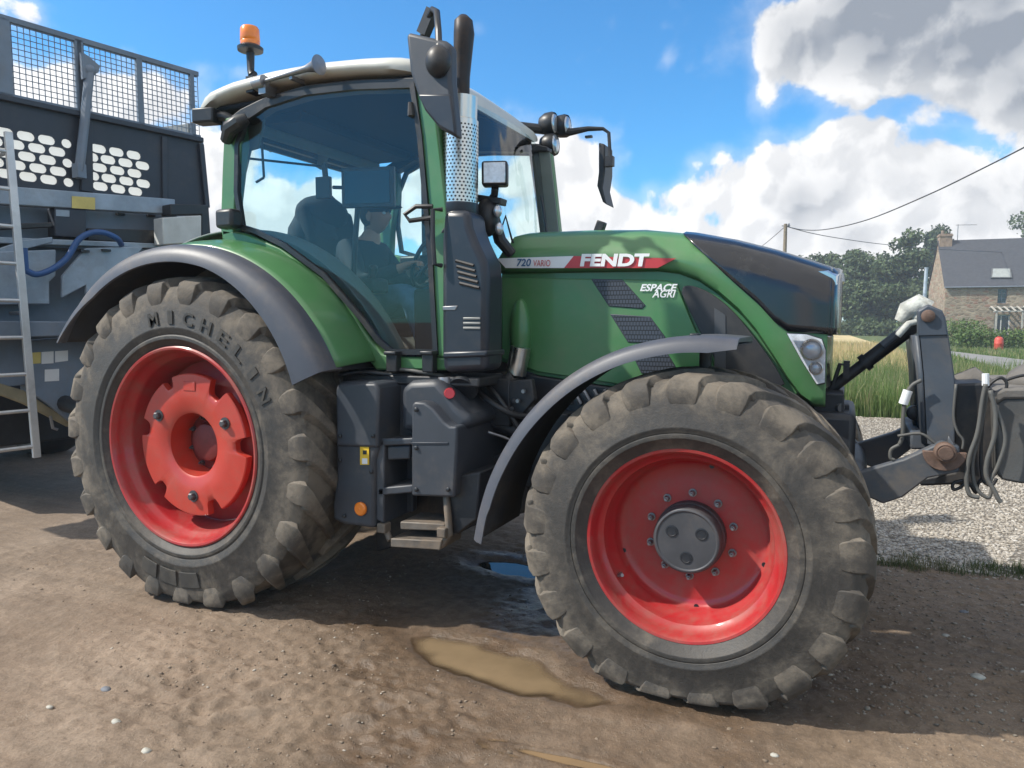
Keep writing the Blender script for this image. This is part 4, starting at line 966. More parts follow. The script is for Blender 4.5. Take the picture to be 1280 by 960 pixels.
# folded face of the mast, darker cap and cross members
a = onY(-.36, (1147, 420), (1152, 470), (1156, 555)); 
fc2 = MB().add([a[0], a[1], a[2], a[2]+np.array((0, .64, 0)), a[1]+np.array((0, .64, 0)), a[0]+np.array((0, .64, 0))], [(0, 1, 4, 5), (1, 2, 3, 4)]).build('mast_face', M_IMPL, I, solid=.02)
iplate('mast_cap', -.368, [(1148, 389), (1160, 382), (1177, 389), (1181, 398), (1185, 419), (1148, 420)], .05, pbr('cleaner grey paint', (.055, .068, .088), .45, var=.1), .004, mast)
p = PY(1160, 395, -.372); MB().disc([(.028, .0), (.028, -.012), (.018, -.018)], c=p, n=24).build('top_pin', M_RUST, mast)
MB().sphere(PY(1146, 396, -.05), (.04, .09, .04), 18, 12).tube([PY(1124, 402, -.1), PY(1134, 388, -.1), PY(1148, 382, -.1), PY(1160, 388, -.1)], [.024, .046, .056, .048], 12).tube([PY(1122, 420, -.12), PY(1136, 404, -.12), PY(1146, 402, -.12)], .016, 8).build('hook_bag', pbr('dirty pale hook', (.42, .43, .40), .7, var=.3, vscale=25, bump=.4, bscale=60, dirt=(.2, .18, .14), damt=.6, dscale=10), I, smooth=60)
# lower pins
p = PY(1181, 565, -.475)
lp_ = MB(); q = np.linspace(PI, 2*PI, 20); lp_.prism([p+np.array((.085*math.cos(a_), 0, .085*math.sin(a_))) for a_ in q], (0, .03, 0)); pl = lp_.build('pin_plate', M_RUST, I, bevel=.003)
MB().disc([(.043, .02), (.043, -.03), (.036, -.036), (.030, -.034), (.028, -.045), (.012, -.046)], c=p, n=32).build('hitch_pin', M_RUST, pl)
MB().prism(onY(-.46, (1186, 545), (1196, 562), (1192, 566), (1184, 552)), (0, .02, 0)).build('pin_clip', M_STEEL, I, bevel=.003)
# body behind the mast: dark box, lighter box at the edge, concrete lump on top
iplate('carrier_box', -.30, [(1192, 480), (1232, 478), (1256, 500), (1256, 590), (1216, 610), (1196, 606), (1150, 608), (1150, 598), (1192, 590)], .60, M_CHASSIS, .012)
iplate('side_box', -.42, [(1244, 505), (1256, 498), (1420, 496), (1420, 600), (1278, 605), (1252, 600), (1246, 590)], .84, pbr('muddy grey box', (.078, .08, .08), .7, var=.2, vscale=4, bump=.15, bscale=50, dirt=(.14, .105, .075), damt=.6, dscale=3), .010)
iplate('box_lid', -.43, [(1240, 493), (1256, 486), (1420, 484), (1420, 497), (1256, 499), (1245, 506)], .86, M_CONC, .01)
MB().tube([PY(1200, 500, .0), PY(1196, 482, .0), PY(1215, 476, 0), PY(1236, 488, 0)], [.06, .07, .07, .05], 14).build('rolled_cover', M_CONC, I, smooth=60)
lump = MB(); lump.sphere(PY(1300, 482, -.12)+np.array((.12, 0, .02)), (.26, .24, .10), 26, 16)
lo = lump.build('covered_load', M_CONC, I, smooth=180)
tx = bpy.data.textures.new('lump folds', 'CLOUDS'); tx.noise_scale = .1; qq = lo.modifiers.new('folds', 'DISPLACE'); qq.texture = tx; qq.strength = .05
# hose bundle
def hose(pts, Ys, r=.0125, mat=M_HOSE, parent=None, nm='hose'):
    if not hasattr(Ys, '__len__'): Ys = [Ys]*len(pts)
    P = smoothpoly([PY(x, y, Y) for (x, y), Y in zip(pts, Ys)], 6)
    return MB().tube(P, r*.72, 8).build(nm, mat, parent or I, smooth=180)
hose([(1232, 480), (1228, 500), (1222, 540), (1212, 570), (1208, 600), (1212, 618), (1224, 622)], -.48)
hose([(1234, 485), (1231, 505), (1224, 545), (1216, 575), (1217, 600), (1224, 615), (1236, 622), (1240, 610)], -.46, .011)
hose([(1238, 488), (1244, 515), (1243, 545), (1234, 575), (1233, 595), (1242, 612), (1248, 624), (1251, 628)], -.50, .013)
hose([(1243, 505), (1254, 535), (1256, 555), (1248, 580), (1240, 596), (1236, 606)], -.49, .012)
hose([(1231, 490), (1228, 530), (1226, 570), (1229, 600), (1240, 606), (1246, 598)], -.44, .010, M_HOSEB)
hose([(1205, 600), (1192, 604), (1192, 612), (1202, 608), (1208, 598)], -.42, .010, M_HOSEB)
hose([(1212, 604), (1220, 616), (1222, 606), (1228, 598)], -.42, .010, M_HOSEB)
hose([(1229, 495), (1236, 482), (1250, 472), (1258, 478), (1256, 488), (1244, 490), (1236, 486)], -.40, .009, M_HOSEB)
hose([(1258, 475), (1275, 470), (1300, 466)], -.35, .009, M_HOSEB)
hose([(1195, 480), (1192, 520), (1197, 540), (1204, 550), (1203, 562)], -.44, .008)
MB().tube([PY(1232, 467, -.44), PY(1232, 482, -.44)], .014, 10).build('hose_end', M_WHITE, I)
# hose with white sleeve along the near arm
hose([(1152, 475), (1140, 482), (1132, 496), (1129, 520), (1128, 545), (1124, 556)], -.40, .012)
MB().tube([PY(1135, 488, -.40), PY(1129, 505, -.40)], .02, 12).build('hose_sleeve', M_WHITE, I)
hose([(1124, 556), (1114, 562), (1113, 572), (1118, 575)], -.44, .011)
hose([(1122, 545), (1150, 542), (1166, 552), (1174, 558)], -.42, .009)
iplate('cross_beam', -.30, [(1138, 540), (1192, 540), (1192, 562), (1138, 562)], .60, M_IMPL, .01)
MB().disc([(.035, 0), (.035, -.05), (.02, -.06)], c=PY(1142, 515, -.1), n=16).box(PY(1146, 508, -.02), (.03, .1, .22)).build('latch', M_CHASSIS, I, bevel=.004)

# ================================================================== TRAILER BEHIND THE TRACTOR
TQ = np.array([-2.51, 1.25, 0]); TE = np.array([math.cos(R(78.7)), math.sin(R(78.7)), 0]); TN = np.array([TE[1], -TE[0], 0])
def tp_(px, py, off=0.0): return PN(px, py, TQ+TN*off, TN)
def onT(off, *pts): return [tp_(x, y, off) for x, y in pts]
def tl(s, z, off=0.0): return TQ+TE*s+np.array((0, 0, z))+TN*off        # along the headboard (0 = far corner, negative towards the viewer)
TR = thing('farm_trailer', 'tall dark farm trailer with mesh headboard and grey chassis behind the tractor', 'trailer', tuple(tl(-1.25, 0)))
# width of the headboard: from the far corner s=.1 to s=-2.6
zt_, zm_, zb_ = 4.03, 3.40, 2.70
# headboard plate with oval look-through holes over a pale translucent sheet
def plate_holes(name, outer, holes, mat, parent, th):
    bm = bmesh.new(); es = []
    for lp in [outer]+holes:
        vs = [bm.verts.new((a, b, 0)) for a, b in lp]
        es += [bm.edges.new((vs[i], vs[(i+1) % len(vs)])) for i in range(len(vs))]
    bmesh.ops.triangle_fill(bm, edges=es, use_beauty=True)
    me = bpy.data.meshes.new(name)
    for v in bm.verts: v.co = Vector(tl(v.co.x, v.co.y))
    bmesh.ops.recalc_face_normals(bm, faces=bm.faces); bm.to_mesh(me); bm.free(); me.materials.append(mat)
    o = bpy.data.objects.new(name, me); COL.objects.link(o); q = o.modifiers.new('thickness', 'SOLIDIFY'); q.thickness = th; q.offset = 0; par(o, parent); return o
def sz(px, py): p = tp_(px, py)-TQ; return (float(p@TE), float(p[2]))
def oval(c, w, h):
    r = h/2; out = []
    for a in np.linspace(-PI/2, PI/2, 7): out.append((c[0]+w/2-r+r*math.cos(a), c[1]+r*math.sin(a)))
    for a in np.linspace(PI/2, 3*PI/2, 7): out.append((c[0]-w/2+r+r*math.cos(a), c[1]+r*math.sin(a)))
    return out
holes = []
s0, zz0 = sz(100, 174)     # a hole of the left field
dz = (sz(66, 174)[1]-sz(66, 223)[1])/4*1.0; ds = .155; ow, oh = .132, .074
for fld, (sref, zref, ncol) in enumerate(((sz(58, 175)[0], sz(58, 175)[1], 7), (sz(123, 186)[0], sz(123, 186)[1], 3))):
    for r_ in range(5):
        sh = .5*ds if r_ % 2 else 0
        z = zref-dz*r_
        if fld == 0:
            for i in range(-7, 2):
                s = sref+ds*i+sh
                if s > sref+ds*1.0: continue
                holes.append(oval((s, z), ow if s < sref+.6*ds else ow*.62, oh))
            if not r_ % 2: holes.append(oval((sref+ds*.9, z), ow*.55, oh)) if False else None
        else:
            for i in range(0, 3+(1 if r_ % 2 else 0)):
                s = sref+ds*i-(.5*ds if r_ % 2 else 0)
                holes.append(oval((s+(.035 if r_ % 2 and i == 0 else 0), z), ow*.6 if (r_ % 2 and i == 0) else ow, oh))
outer = [(-2.65, zb_), (.155, zb_), (.135, 2.85), (.09, 3.38), (.09, zm_), (-2.65, zm_)]
hb = plate_holes('headboard', outer, holes, M_TRAIL, TR, .012)
mtl = bpy.data.materials.new('pale translucent sheet'); mtl.use_nodes = True; k_ = NT(mtl.node_tree); bb = k_.n['Principled BSDF']; bb.inputs['Base Color'].default_value = (.88, .87, .82, 1); bb.inputs['Roughness'].default_value = .6
trn = k_.node('ShaderNodeBsdfTranslucent'); trn.inputs[0].default_value = (.92, .91, .87, 1); mxx = k_.node('ShaderNodeMixShader'); mxx.inputs[0].default_value = .75
k_.l.new(bb.outputs[0], mxx.inputs[1]); k_.l.new(trn.outputs[0], mxx.inputs[2]); k_.l.new(mxx.outputs[0], k_.n['Material Output'].inputs[0])
bk = MB(); bk.prism([tl(s, z, -.014) for s, z in ((-2.6, 2.75), (-.02, 2.75), (-.02, 3.32), (-2.6, 3.32))], -TN*.004); bk.build('window_sheet', mtl, hb, smooth=0)
# ribs on the headboard
rb = MB()
def tbar(p, q, w, d): 
    p, q = np.array(p), np.array(q); fr = frame(q-p, TN); c = (p+q)/2
    rb.box(c, (np.linalg.norm(q-p), d, w), fr)
tbar(tl(.11, zm_, .02), tl(-2.65, zm_, .02), .045, .06)
tbar(tl(.13, 2.75, .02), tl(.09, 3.36, .02), .05, .05); tbar(tl(-.30, 2.75, .015), tl(-.28, 3.36, .015), .05, .03)
s1 = sz(112, 150)[0]; tbar(tl(s1-.06, 2.75, .015), tl(s1-.04, 3.36, .015), .10, .03)
rb.build('headboard_rib', M_TRAIL, hb, bevel=.006)
# mesh top
fr_ = MB(); rb = fr_
tbar(tl(.10, zt_), tl(-2.65, zt_), .045, .04); tbar(tl(.10, zm_+.03), tl(-2.65, zm_+.03), .035, .04)
for x in (241, 176, 101, 8):
    s = sz(x, 150 if x > 50 else 60)[0]; tbar(tl(s, zm_), tl(s, zt_), .055 if x != 241 else .04, .04)
for s in (-1.0, -1.6, -2.2, -2.62): tbar(tl(s, zm_), tl(s, zt_), .055, .04)
mf = fr_.build('mesh_frame', M_TRAIL3, TR, bevel=.004)
wm = MB(); rb = wm
for s in np.arange(-2.62, .10, .046): tbar(tl(s, zm_), tl(s, zt_), .006, .006)
for z in np.arange(zm_+.046, zt_, .046): tbar(tl(-2.62, z, .004), tl(.08, z, .004), .006, .006)
wm.build('wire_mesh', M_TRAIL3, mf, smooth=0)
# swing lever on the mesh
lv = MB(); rb = lv
p0, p1, p2 = tp_(112, 88, .08), tp_(106, 150, .08), tp_(99, 214, .08)
lv.tube([p0, p1, p2], .035, 8, flat=1.3).prism(onT(.05, (99, 66), (108, 72), (122, 84), (120, 92), (101, 100)), TN*.05).sphere(p0, .05, 12, 8).box(p2, (.08, .08, .12))
lv.build('lever', M_TRAIL3, TR, bevel=.004)
# body walls behind the headboard
bw = MB()
for (s, th) in ((.10, .04), (-2.65, -.04)):
    a = tl(s, 2.2); b_ = a-TN*5.6
    bw.prism([a, b_, b_+np.array((0, 0, 1.25)), a-TN*.0+np.array((0, 0, 1.2))], TE*th)
bw.prism([tl(.1, 2.2)-TN*5.6, tl(-2.65, 2.2)-TN*5.6, tl(-2.65, 3.3)-TN*5.6, tl(.1, 3.3)-TN*5.6], -TN*.05)
bw.prism([tl(.1, 2.25), tl(-2.65, 2.25), tl(-2.65, 2.25)-TN*5.6, tl(.1, 2.25)-TN*5.6], (0, 0, .05))
body = bw.build('trailer_body', M_TRAIL3, TR, bevel=.01)
MB().prism([tl(.12, 3.2)-TN*.15, tl(.12, 3.58)-TN*.15, tl(.12, 3.62)-TN*.6, tl(.12, 3.30)-TN*2.6, tl(.12, 3.1)-TN*2.6], -TE*.05).build('side_extension', pbr('trailer side grey', (.17, .18, .18), .6, var=.15), body, bevel=.004)
# galvanised beam, boxes, chassis below
def tblk(name, mat, off, pts, depth, parent=TR, bevel=.008): return MB().prism(onT(off, *pts), -TN*depth).build(name, mat, parent, bevel=bevel)
bm_ = tblk('cross_beam', M_TRAIL2, .06, [(-150, 220), (219, 249), (219, 268), (-150, 246)], .12)
tblk('yellow_plate', M_YELLP, .066, [(90, 245), (119, 247), (119, 262), (90, 260)], .003, bm_, 0)
lowb = tblk('chassis', M_TRAIL3, -.10, [(-200, 244), (222, 268), (222, 330), (160, 345), (160, 350), (100, 380), (100, 420), (-200, 430)], .5)
tblk('control_box', M_TRAIL, .05, [(68, 259), (108, 262), (108, 298), (69, 295)], .14)
tblk('box_label', M_TRAIL2, .053, [(70, 262), (87, 263), (87, 271), (70, 270)], .003)
tblk('rail', M_BLACK, .02, [(110, 285), (205, 288), (205, 305), (110, 300)], .08)
tblk('rail', M_TRAIL2, .05, [(-150, 290), (240, 306), (240, 312), (-150, 299)], .10)
tblk('rail', M_BLACK, .04, [(-150, 283), (66, 278), (66, 284), (-150, 296)], .06)
tblk('support_plate', M_TRAIL2, .06, [(-60, 330), (30, 300), (66, 296), (66, 303), (30, 312), (-60, 348)], .04)
tblk('apron', M_TRAIL2, .14, [(108, 310), (180, 308), (150, 345), (160, 345), (160, 368), (108, 368), (108, 356), (78, 372), (78, 345)], .04)
tblk('apron', M_TRAIL2, .08, [(-100, 318), (70, 312), (70, 345), (62, 352), (62, 380), (-100, 382)], .05)
for (x, y) in ((105, 314), (132, 313), (150, 268), (188, 270), (98, 272)):
    MB().box(tp_(x, y, .145 if y > 300 else -.09), (.07, .05, .02), frame(TE, TN)).build('slot', M_BLACK, lowb)
wb = tblk('white_box', pbr('pale grey box', (.55, .56, .54), .55, var=.08, dirt=(.3, .27, .22), damt=.5), .22, [(203, 272), (252, 269), (252, 303), (204, 306)], .16, bevel=.01)
tblk('dark_cover', M_BLACK, .20, [(213, 255), (261, 256), (264, 300), (252, 304), (252, 268), (213, 269)], .16, wb, .008)
# drawbar, mid cross members and side plates near the wheel
tblk('drawbar', M_TRAIL3, .30, [(-120, 400), (88, 402), (160, 420), (160, 440), (88, 420), (-120, 425)], .20)
mid = tblk('side_plate', M_TRAIL3, .10, [(34, 426), (86, 422), (150, 440), (150, 530), (88, 528), (60, 505), (38, 490)], .20)
tblk('sticker', M_YELLP, .104, [(38, 441), (51, 440), (51, 454), (38, 455)], .003, mid, 0)
tblk('sticker', M_WHITE, .104, [(52, 440), (67, 439), (67, 454), (52, 455)], .003, mid, 0)
tblk('sticker', M_WHITE, .104, [(69, 439), (85, 438), (85, 451), (69, 453)], .003, mid, 0)
tblk('sticker', M_WHITE, .104, [(56, 462), (74, 461), (74, 476), (56, 477)], .003, mid, 0)
tblk('frame_side', M_TRAIL3, .05, [(-120, 425), (34, 420), (40, 480), (-120, 500)], .2)
tblk('frame_edge', pbr('muddy yellow edge', (.28, .24, .15), .7, var=.2), .06, [(-120, 468), (-10, 476), (30, 488), (88, 526), (86, 534), (30, 505), (-10, 490), (-120, 482)], .05)
MB().tube([tp_(63, 520, .1), tp_(66, 535, .1), tp_(72, 537, .1)], .012, 6).build('hook', M_STEEL, TR)
MB().tube([tl(-1.3, .95, -.2), tl(-1.3, .80, 2.0), tl(-1.3, .62, 2.3)], .07, 12).build('drawbar', M_CHASSIS, TR)
hp = smoothpoly([tp_(32, 338, .2), tp_(46, 343, .2), tp_(66, 336, .2), tp_(84, 322, .2), tp_(98, 300, .2), tp_(114, 291, .2), tp_(130, 291, .2), tp_(146, 298, .2), tp_(152, 306, .15)], 6)
MB().tube(hp, .025, 10).build('blue_hose', M_BLUEH, TR, smooth=180)
MB().tube([tp_(30, 310, .2), tp_(32, 338, .2)], .025, 10).build('blue_hose', M_BLUEH, TR)
# wheels and dark underside
for s in (-.15, -2.35):
    for d in (3.2, 4.7):
        c = tl(s, .55)-TN*d; fr = frame(TN, TE); w = MB()
        w.lathe([(.28, -.2), (.45, -.25), (.52, -.24), (.55, -.18), (.56, 0), (.55, .18), (.52, .24), (.45, .25), (.28, .2), (.1, .1), (.1, -.1), (.28, -.2)], n=48)
        w.v = [tuple(c+fr@np.array(v)) for v in w.v]; w.build('wheel', M_BLACK, TR, smooth=40)
MB().box(tl(-1.25, .8)-TN*2.9, (5.0, 1.3, .5), frame(TN, TE)).build('chassis', M_CHASSIS, TR, bevel=.02)
MB().prism([tl(-2.6, .62)-TN*2.4, tl(.1, .62)-TN*2.4, tl(.1, 2.2)-TN*2.4, tl(-2.6, 2.2)-TN*2.4], -TN*.05).build('bulkhead', M_CHASSIS, TR)
# ladder
ld = MB(); a0, a1 = tp_(10, 165, .28), tp_(46, 572, .42); w_ = -TE*.40
for o_ in (np.zeros(3), w_): 
    fr = frame(a1-a0, TN); ld.box((a0+a1)/2+o_, (np.linalg.norm(a1-a0), .035, .055), fr)
n_r = 9
for i in range(n_r):
    t = .06+i*.113
    ld.tube([a0+(a1-a0)*t, a0+(a1-a0)*t+w_], .016, 8)
ld.build('ladder', M_ALU, TR, bevel=.004)
for t in (.06, .55): MB().tube([a0+(a1-a0)*t, a0+(a1-a0)*t-TN*.25], .015, 8).build('ladder_bracket', M_STEEL, TR)

# ================================================================== GROUND
_tab = np.random.RandomState(3).rand(256, 256)
def vnoise(x, y, f, seed=0):
    x = np.asarray(x)*f+seed*17.3; y = np.asarray(y)*f+seed*31.7; xi = np.floor(x).astype(int); yi = np.floor(y).astype(int); u = x-xi; v = y-yi
    u = u*u*(3-2*u); v = v*v*(3-2*v); g = lambda a, b: _tab[a % 256, b % 256]
    return (g(xi, yi)*(1-u)+g(xi+1, yi)*u)*(1-v)+(g(xi, yi+1)*(1-u)+g(xi+1, yi+1)*u)*v
def fbm(x, y, f, o=4, seed=0, gain=.5):
    s = 0; a = 1; t = 0
    for i in range(o): s = s+a*(vnoise(x, y, f*2**i, seed+i)-.5); t += a; a *= gain
    return s/t*2
def sstep(a, b, x): t = np.clip((x-a)/(b-a), 0, 1); return t*t*(3-2*t)
PUD = [(1.92, -1.13, .56, .18, -.20), (1.42, .20, .34, .15, 0), (2.46, -1.70, .22, .030, .06)]
def pud(x, y, i):
    cx, cy, a, b, r = PUD[i]; dx = x-cx; dy = y-cy; u = dx*math.cos(r)+dy*math.sin(r); v = -dx*math.sin(r)+dy*math.cos(r)
    return np.sqrt((u/a)**2+(v/b)**2)+.30*fbm(x, y, 5, 3, 9)
def wetness(x, y):
    w = np.zeros_like(x)
    for i, (lo, hi) in enumerate(((1.0, 3.6), (1.0, 2.5), (1.0, 7.0))): w = np.maximum(w, 1-sstep(lo, hi, pud(x, y, i)))
    w = np.maximum(w, .95*sstep(.6, 1.7, x+.6*fbm(x, y, 1.3, 3, 4))*sstep(3.9, 2.6, x+.5*fbm(x, y, 1.1, 3, 14))*sstep(2.2, .3, np.abs(y+1.2)))
    return np.clip(w*(.8+.5*fbm(x, y, 3, 4, 2)), 0, 1)
def dampness(x, y):
    return sstep(.3, 1.6, x+.35*(y+2)+.9*fbm(x, y, 1.0, 4, 24))*(.72+.35*fbm(x, y, 2.0, 4, 25))
def H(x, y):
    x = np.asarray(x, float); y = np.asarray(y, float)
    near = sstep(14, 5, np.hypot(x-1.5, y+1))
    h = .022*fbm(x, y, .9, 3, 1)+.010*fbm(x, y, 3.5, 4, 2)
    patch = sstep(-.15, .35, fbm(x, y, .8, 3, 5))
    cl = np.abs(fbm(x*1.0, y*1.6, 8, 4, 6)); lump = np.exp(-(((x-1.25)/.9)**2+((y+1.72)/.55)**2)**2); h = h+(.006+.012*patch+.022*lump)*(.32-cl)+.011*fbm(x*.22, y*2.2, 2.2, 3, 18)
    h = h+(.0030+.004*sstep(-.3, .3, fbm(x, y, 1.2, 3, 15))+.010*lump)*np.clip(fbm(x, y*1.3, 17, 3, 7), -.25, .6)+.004*fbm(x, y, 38, 2, 17)
    # shallow wheel tracks running past the tractor, with bar marks
    for yc, wd, dp in ((-2.02, .26, .018), (-2.9, .3, .015)):
        q = np.exp(-((y-yc+.12*fbm(x, y, .5, 2, 8))/wd)**4); h = h-dp*q+.008*q*sstep(.2, .8, np.sin((x*9+np.abs(y-yc)*14)))
    # lug prints in the soft mud
    zone = np.exp(-(((x-1.35)/.75)**2+((y+1.75)/.42)**2)**2); h = h+.016*zone*np.sin(x*23-y*30+2*fbm(x, y, 3, 2, 11))*sstep(-.1, .4, fbm(x, y, 4, 3, 12))
    # tyres stand in their own hollows
    for cx, cy, ax in ((0, -.91, .34), (2.783, -.92, .30), (0, .91, .34), (2.783, .92, .30)):
        q = np.exp(-(((x-cx)/ax)**2+((y-cy)/.36)**2)**2); h = h*(1-.85*q)-.012*q
        h = h+.022*np.exp(-(((np.abs(y-cy)-.40)/.06)**2))*np.exp(-((x-cx)/.35)**2)*(.5+vnoise(x, y, 9, 3))
    for i in range(len(PUD)):
        d = pud(x, y, i); dep = .045 if i < 2 else .022; h = h*(1-.75*(1-sstep(.9, 1.7, d)))-dep*(1-sstep(.55, 1.25, d))
    h = h*near
    h = h+.034*np.exp(-((x-2.8)/1.1)**2-((y+.9)/.55)**2)+.022*np.exp(-(x/1.0)**2-((y+.9)/.5)**2)
    return h-.045*sstep(1.35, 2.6, y)*sstep(2.2, 3.0, x)
def arr_mesh(name, V, Fc, mat, smooth=True, attr=None, parent=None):
    V = np.asarray(V, np.float32); Fc = np.asarray(Fc, np.int32); me = bpy.data.meshes.new(name); k = Fc.shape[1]
    me.vertices.add(len(V)); me.vertices.foreach_set('co', V.ravel()); me.loops.add(Fc.size); me.loops.foreach_set('vertex_index', Fc.ravel())
    me.polygons.add(len(Fc)); me.polygons.foreach_set('loop_start', np.arange(0, Fc.size, k, dtype=np.int32)); me.update(calc_edges=True)
    if smooth: me.polygons.foreach_set('use_smooth', np.ones(len(Fc), bool))
    if attr is not None:
        for nm, a in attr.items(): at = me.attributes.new(nm, 'FLOAT', 'POINT'); at.data.foreach_set('value', np.asarray(a, np.float32))
    me.materials.append(mat); me.validate(); o = bpy.data.objects.new(name, me); COL.objects.link(o)
    if parent: par(o, parent)
    return o
def grid_mesh(name, xs, ys, fz, mat, attr=None):
    X, Y = np.meshgrid(xs, ys); Z = fz(X, Y); V = np.stack([X, Y, Z], -1).reshape(-1, 3); nx = len(xs); ny = len(ys)
    i = np.arange(ny-1)[:, None]*nx+np.arange(nx-1)[None]; Fc = np.stack([i, i+1, i+nx+1, i+nx], -1).reshape(-1, 4)
    return arr_mesh(name, V, Fc, mat, True, {k: f(X, Y).ravel() for k, f in (attr or {}).items()})
def graded(lo, hi, step, far0, far1):
    a = list(np.arange(lo, hi+1e-6, step)); s = step; x = a[-1]
    while x < far1: s *= 1.35; x += s; a.append(x)
    s = step; x = a[0]; pre = []
    while x > far0: s *= 1.35; x -= s; pre.append(x)
    return np.array(pre[::-1]+a)

def mud_mat():
    m = bpy.data.materials.new('muddy yard'); m.use_nodes = True; k = NT(m.node_tree); b = k.n['Principled BSDF']
    tc = k.node('ShaderNodeTexCoord').outputs['Object']; at = k.node('ShaderNodeAttribute', attribute_name='wet'); wet = at.outputs['Fac']
    n1 = k.noise(tc, 1.1, 8, .65, .4); n2 = k.noise(tc, 14, 9, .72); n3 = k.noise(tc, 75, 6, .7)
    dry = k.mix(k.ss(n1, .35, .68), (.245, .178, .126), (.375, .288, .215)); dry = k.mix(k.ss(n2, .35, .75), k.mix(.45, dry, (.12, .088, .062)), dry)
    peb = k.ss(k.vor(tc, 55), .22, .10); pm = k.m('MULTIPLY', peb, k.ss(k.noise(tc, 2.5, 4), .42, .62))
    dry = k.mix(k.m('MULTIPLY', pm, .55), dry, (.40, .35, .28))
    at2 = k.node('ShaderNodeAttribute', attribute_name='damp').outputs['Fac']; strk = k.noise(k.vm('MULTIPLY', tc, (.35, 3.2, 1.0)), 2.2, 6, .62)
    dry = k.mix(k.m('MULTIPLY', k.ss(strk, .45, .7), .35), dry, (.13, .10, .075))
    dampc = k.mix(k.ss(n2, .3, .7), (.132, .092, .058), (.232, .168, .112)); dampc = k.mix(k.m('MULTIPLY', pm, .5), dampc, (.34, .30, .24)); dry = k.mix(k.m('MULTIPLY', at2, .9), dry, dampc)
    dry = k.mix(k.m('MULTIPLY', k.ss(n3, .52, .36), .38), dry, (.085, .064, .046)); dry = k.mix(k.m('MULTIPLY', k.ss(n3, .56, .72), .30), dry, (.40, .33, .26))
    wetc = k.mix(k.ss(n2, .3, .7), (.070, .045, .027), (.140, .090, .056)); wetc = k.mix(k.m('MULTIPLY', k.m('ADD', pm, k.ss(n3, .6, .74)), .3), wetc, (.34, .28, .2))
    c = k.mix(wet, dry, wetc)
    c = k.mix(k.ss(k.noise(tc, .35, 3), .3, .7), k.mix(.25, c, (.10, .085, .068)), c)
    s = k.node('ShaderNodeSeparateXYZ'); k.l.new(tc, s.inputs[0])
    c = k.mix(k.ss(k.m('ADD', s.outputs[1], k.m('MULTIPLY', n1, 6.0)), 13.0, 18.0), c, (.09, .12, .035))
    k.put(b.inputs['Base Color'], c)
    k.put(b.inputs['Roughness'], k.m('SUBTRACT', .95, k.m('MULTIPLY', k.ss(k.m('ADD', wet, k.m('MULTIPLY', k.m('SUBTRACT', n2, .5), .7)), .30, .85), .66)))
    b.inputs['Specular IOR Level'].default_value = .45
    bn = k.node('ShaderNodeBump'); bn.inputs['Strength'].default_value = .75; bn.inputs['Distance'].default_value = .012
    k.put(bn.inputs['Height'], k.m('ADD', k.m('ADD', n2, k.m('MULTIPLY', n3, .55)), k.m('MULTIPLY', pm, .3))); k.l.new(bn.outputs[0], b.inputs['Normal']); return m
M_MUD = mud_mat()
g = grid_mesh('ground', graded(-1.9, 4.7, .0135, -900, 900), graded(-2.8, 1.6, .0135, -900, 900), H, M_MUD, {'wet': wetness, 'damp': dampness}); tag(g, kind='structure')
# water in the hollows
def water_mat(name, col, rough, clear):
    m = bpy.data.materials.new(name); m.use_nodes = True; k = NT(m.node_tree); b = k.n['Principled BSDF']
    b.inputs['Roughness'].default_value = rough; b.inputs['IOR'].default_value = 1.33
    tc = k.node('ShaderNodeTexCoord').outputs['Object']; dp = k.node('ShaderNodeAttribute', attribute_name='depth').outputs['Fac']
    k.put(b.inputs['Base Color'], k.mix(k.noise(tc, 6, 5, .6), tuple(c*.75 for c in col), tuple(c*1.2 for c in col)))
    bn = k.node('ShaderNodeBump'); bn.inputs['Strength'].default_value = .05; bn.inputs['Distance'].default_value = .01; k.put(bn.inputs['Height'], k.noise(tc, 9, 3)); k.l.new(bn.outputs[0], b.inputs['Normal'])
    tr = k.node('ShaderNodeBsdfTransparent'); gl = k.node('ShaderNodeBsdfGlossy'); gl.inputs['Roughness'].default_value = .05; fr = k.node('ShaderNodeFresnel'); fr.inputs[0].default_value = 1.33
    thin = k.node('ShaderNodeMixShader'); k.put(thin.inputs[0], fr.outputs[0]); k.l.new(tr.outputs[0], thin.inputs[1]); k.l.new(gl.outputs[0], thin.inputs[2])
    mx = k.node('ShaderNodeMixShader'); k.put(mx.inputs[0], k.ss(dp, .0, clear)); k.l.new(thin.outputs[0], mx.inputs[1]); k.l.new(b.outputs[0], mx.inputs[2]); k.l.new(mx.outputs[0], k.n['Material Output'].inputs[0])
    return m
WM = [water_mat('muddy water', (.215, .155, .092), .06, .026), water_mat('dark puddle water', (.02, .018, .014), .03, .004), water_mat('thin muddy water', (.22, .15, .085), .1, .01)]
for i, (cx, cy, a, b_, r) in enumerate(PUD):
    z = (-.007, -.024, -.008)[i]; L_ = 1.6*max(a, b_)
    o = grid_mesh('puddle', np.linspace(cx-L_, cx+L_, 90), np.linspace(cy-min(L_, 2.4*b_+.12), cy+min(L_, 2.4*b_+.12), 50), lambda X, Y: np.full_like(X, z), WM[i], {'depth': lambda X, Y: np.clip(z-H(X, Y), 0, .1)})
    bm = bmesh.new(); bm.from_mesh(o.data); dl = bm.verts.layers.float['depth']
    bmesh.ops.delete(bm, geom=[f for f in bm.faces if all(v[dl] <= 0 for v in f.verts) or any(pud(np.array(v.co.x), np.array(v.co.y), i) > 1.9 for v in f.verts)], context='FACES'); bm.to_mesh(o.data); bm.free()
    tag(o, kind='structure')

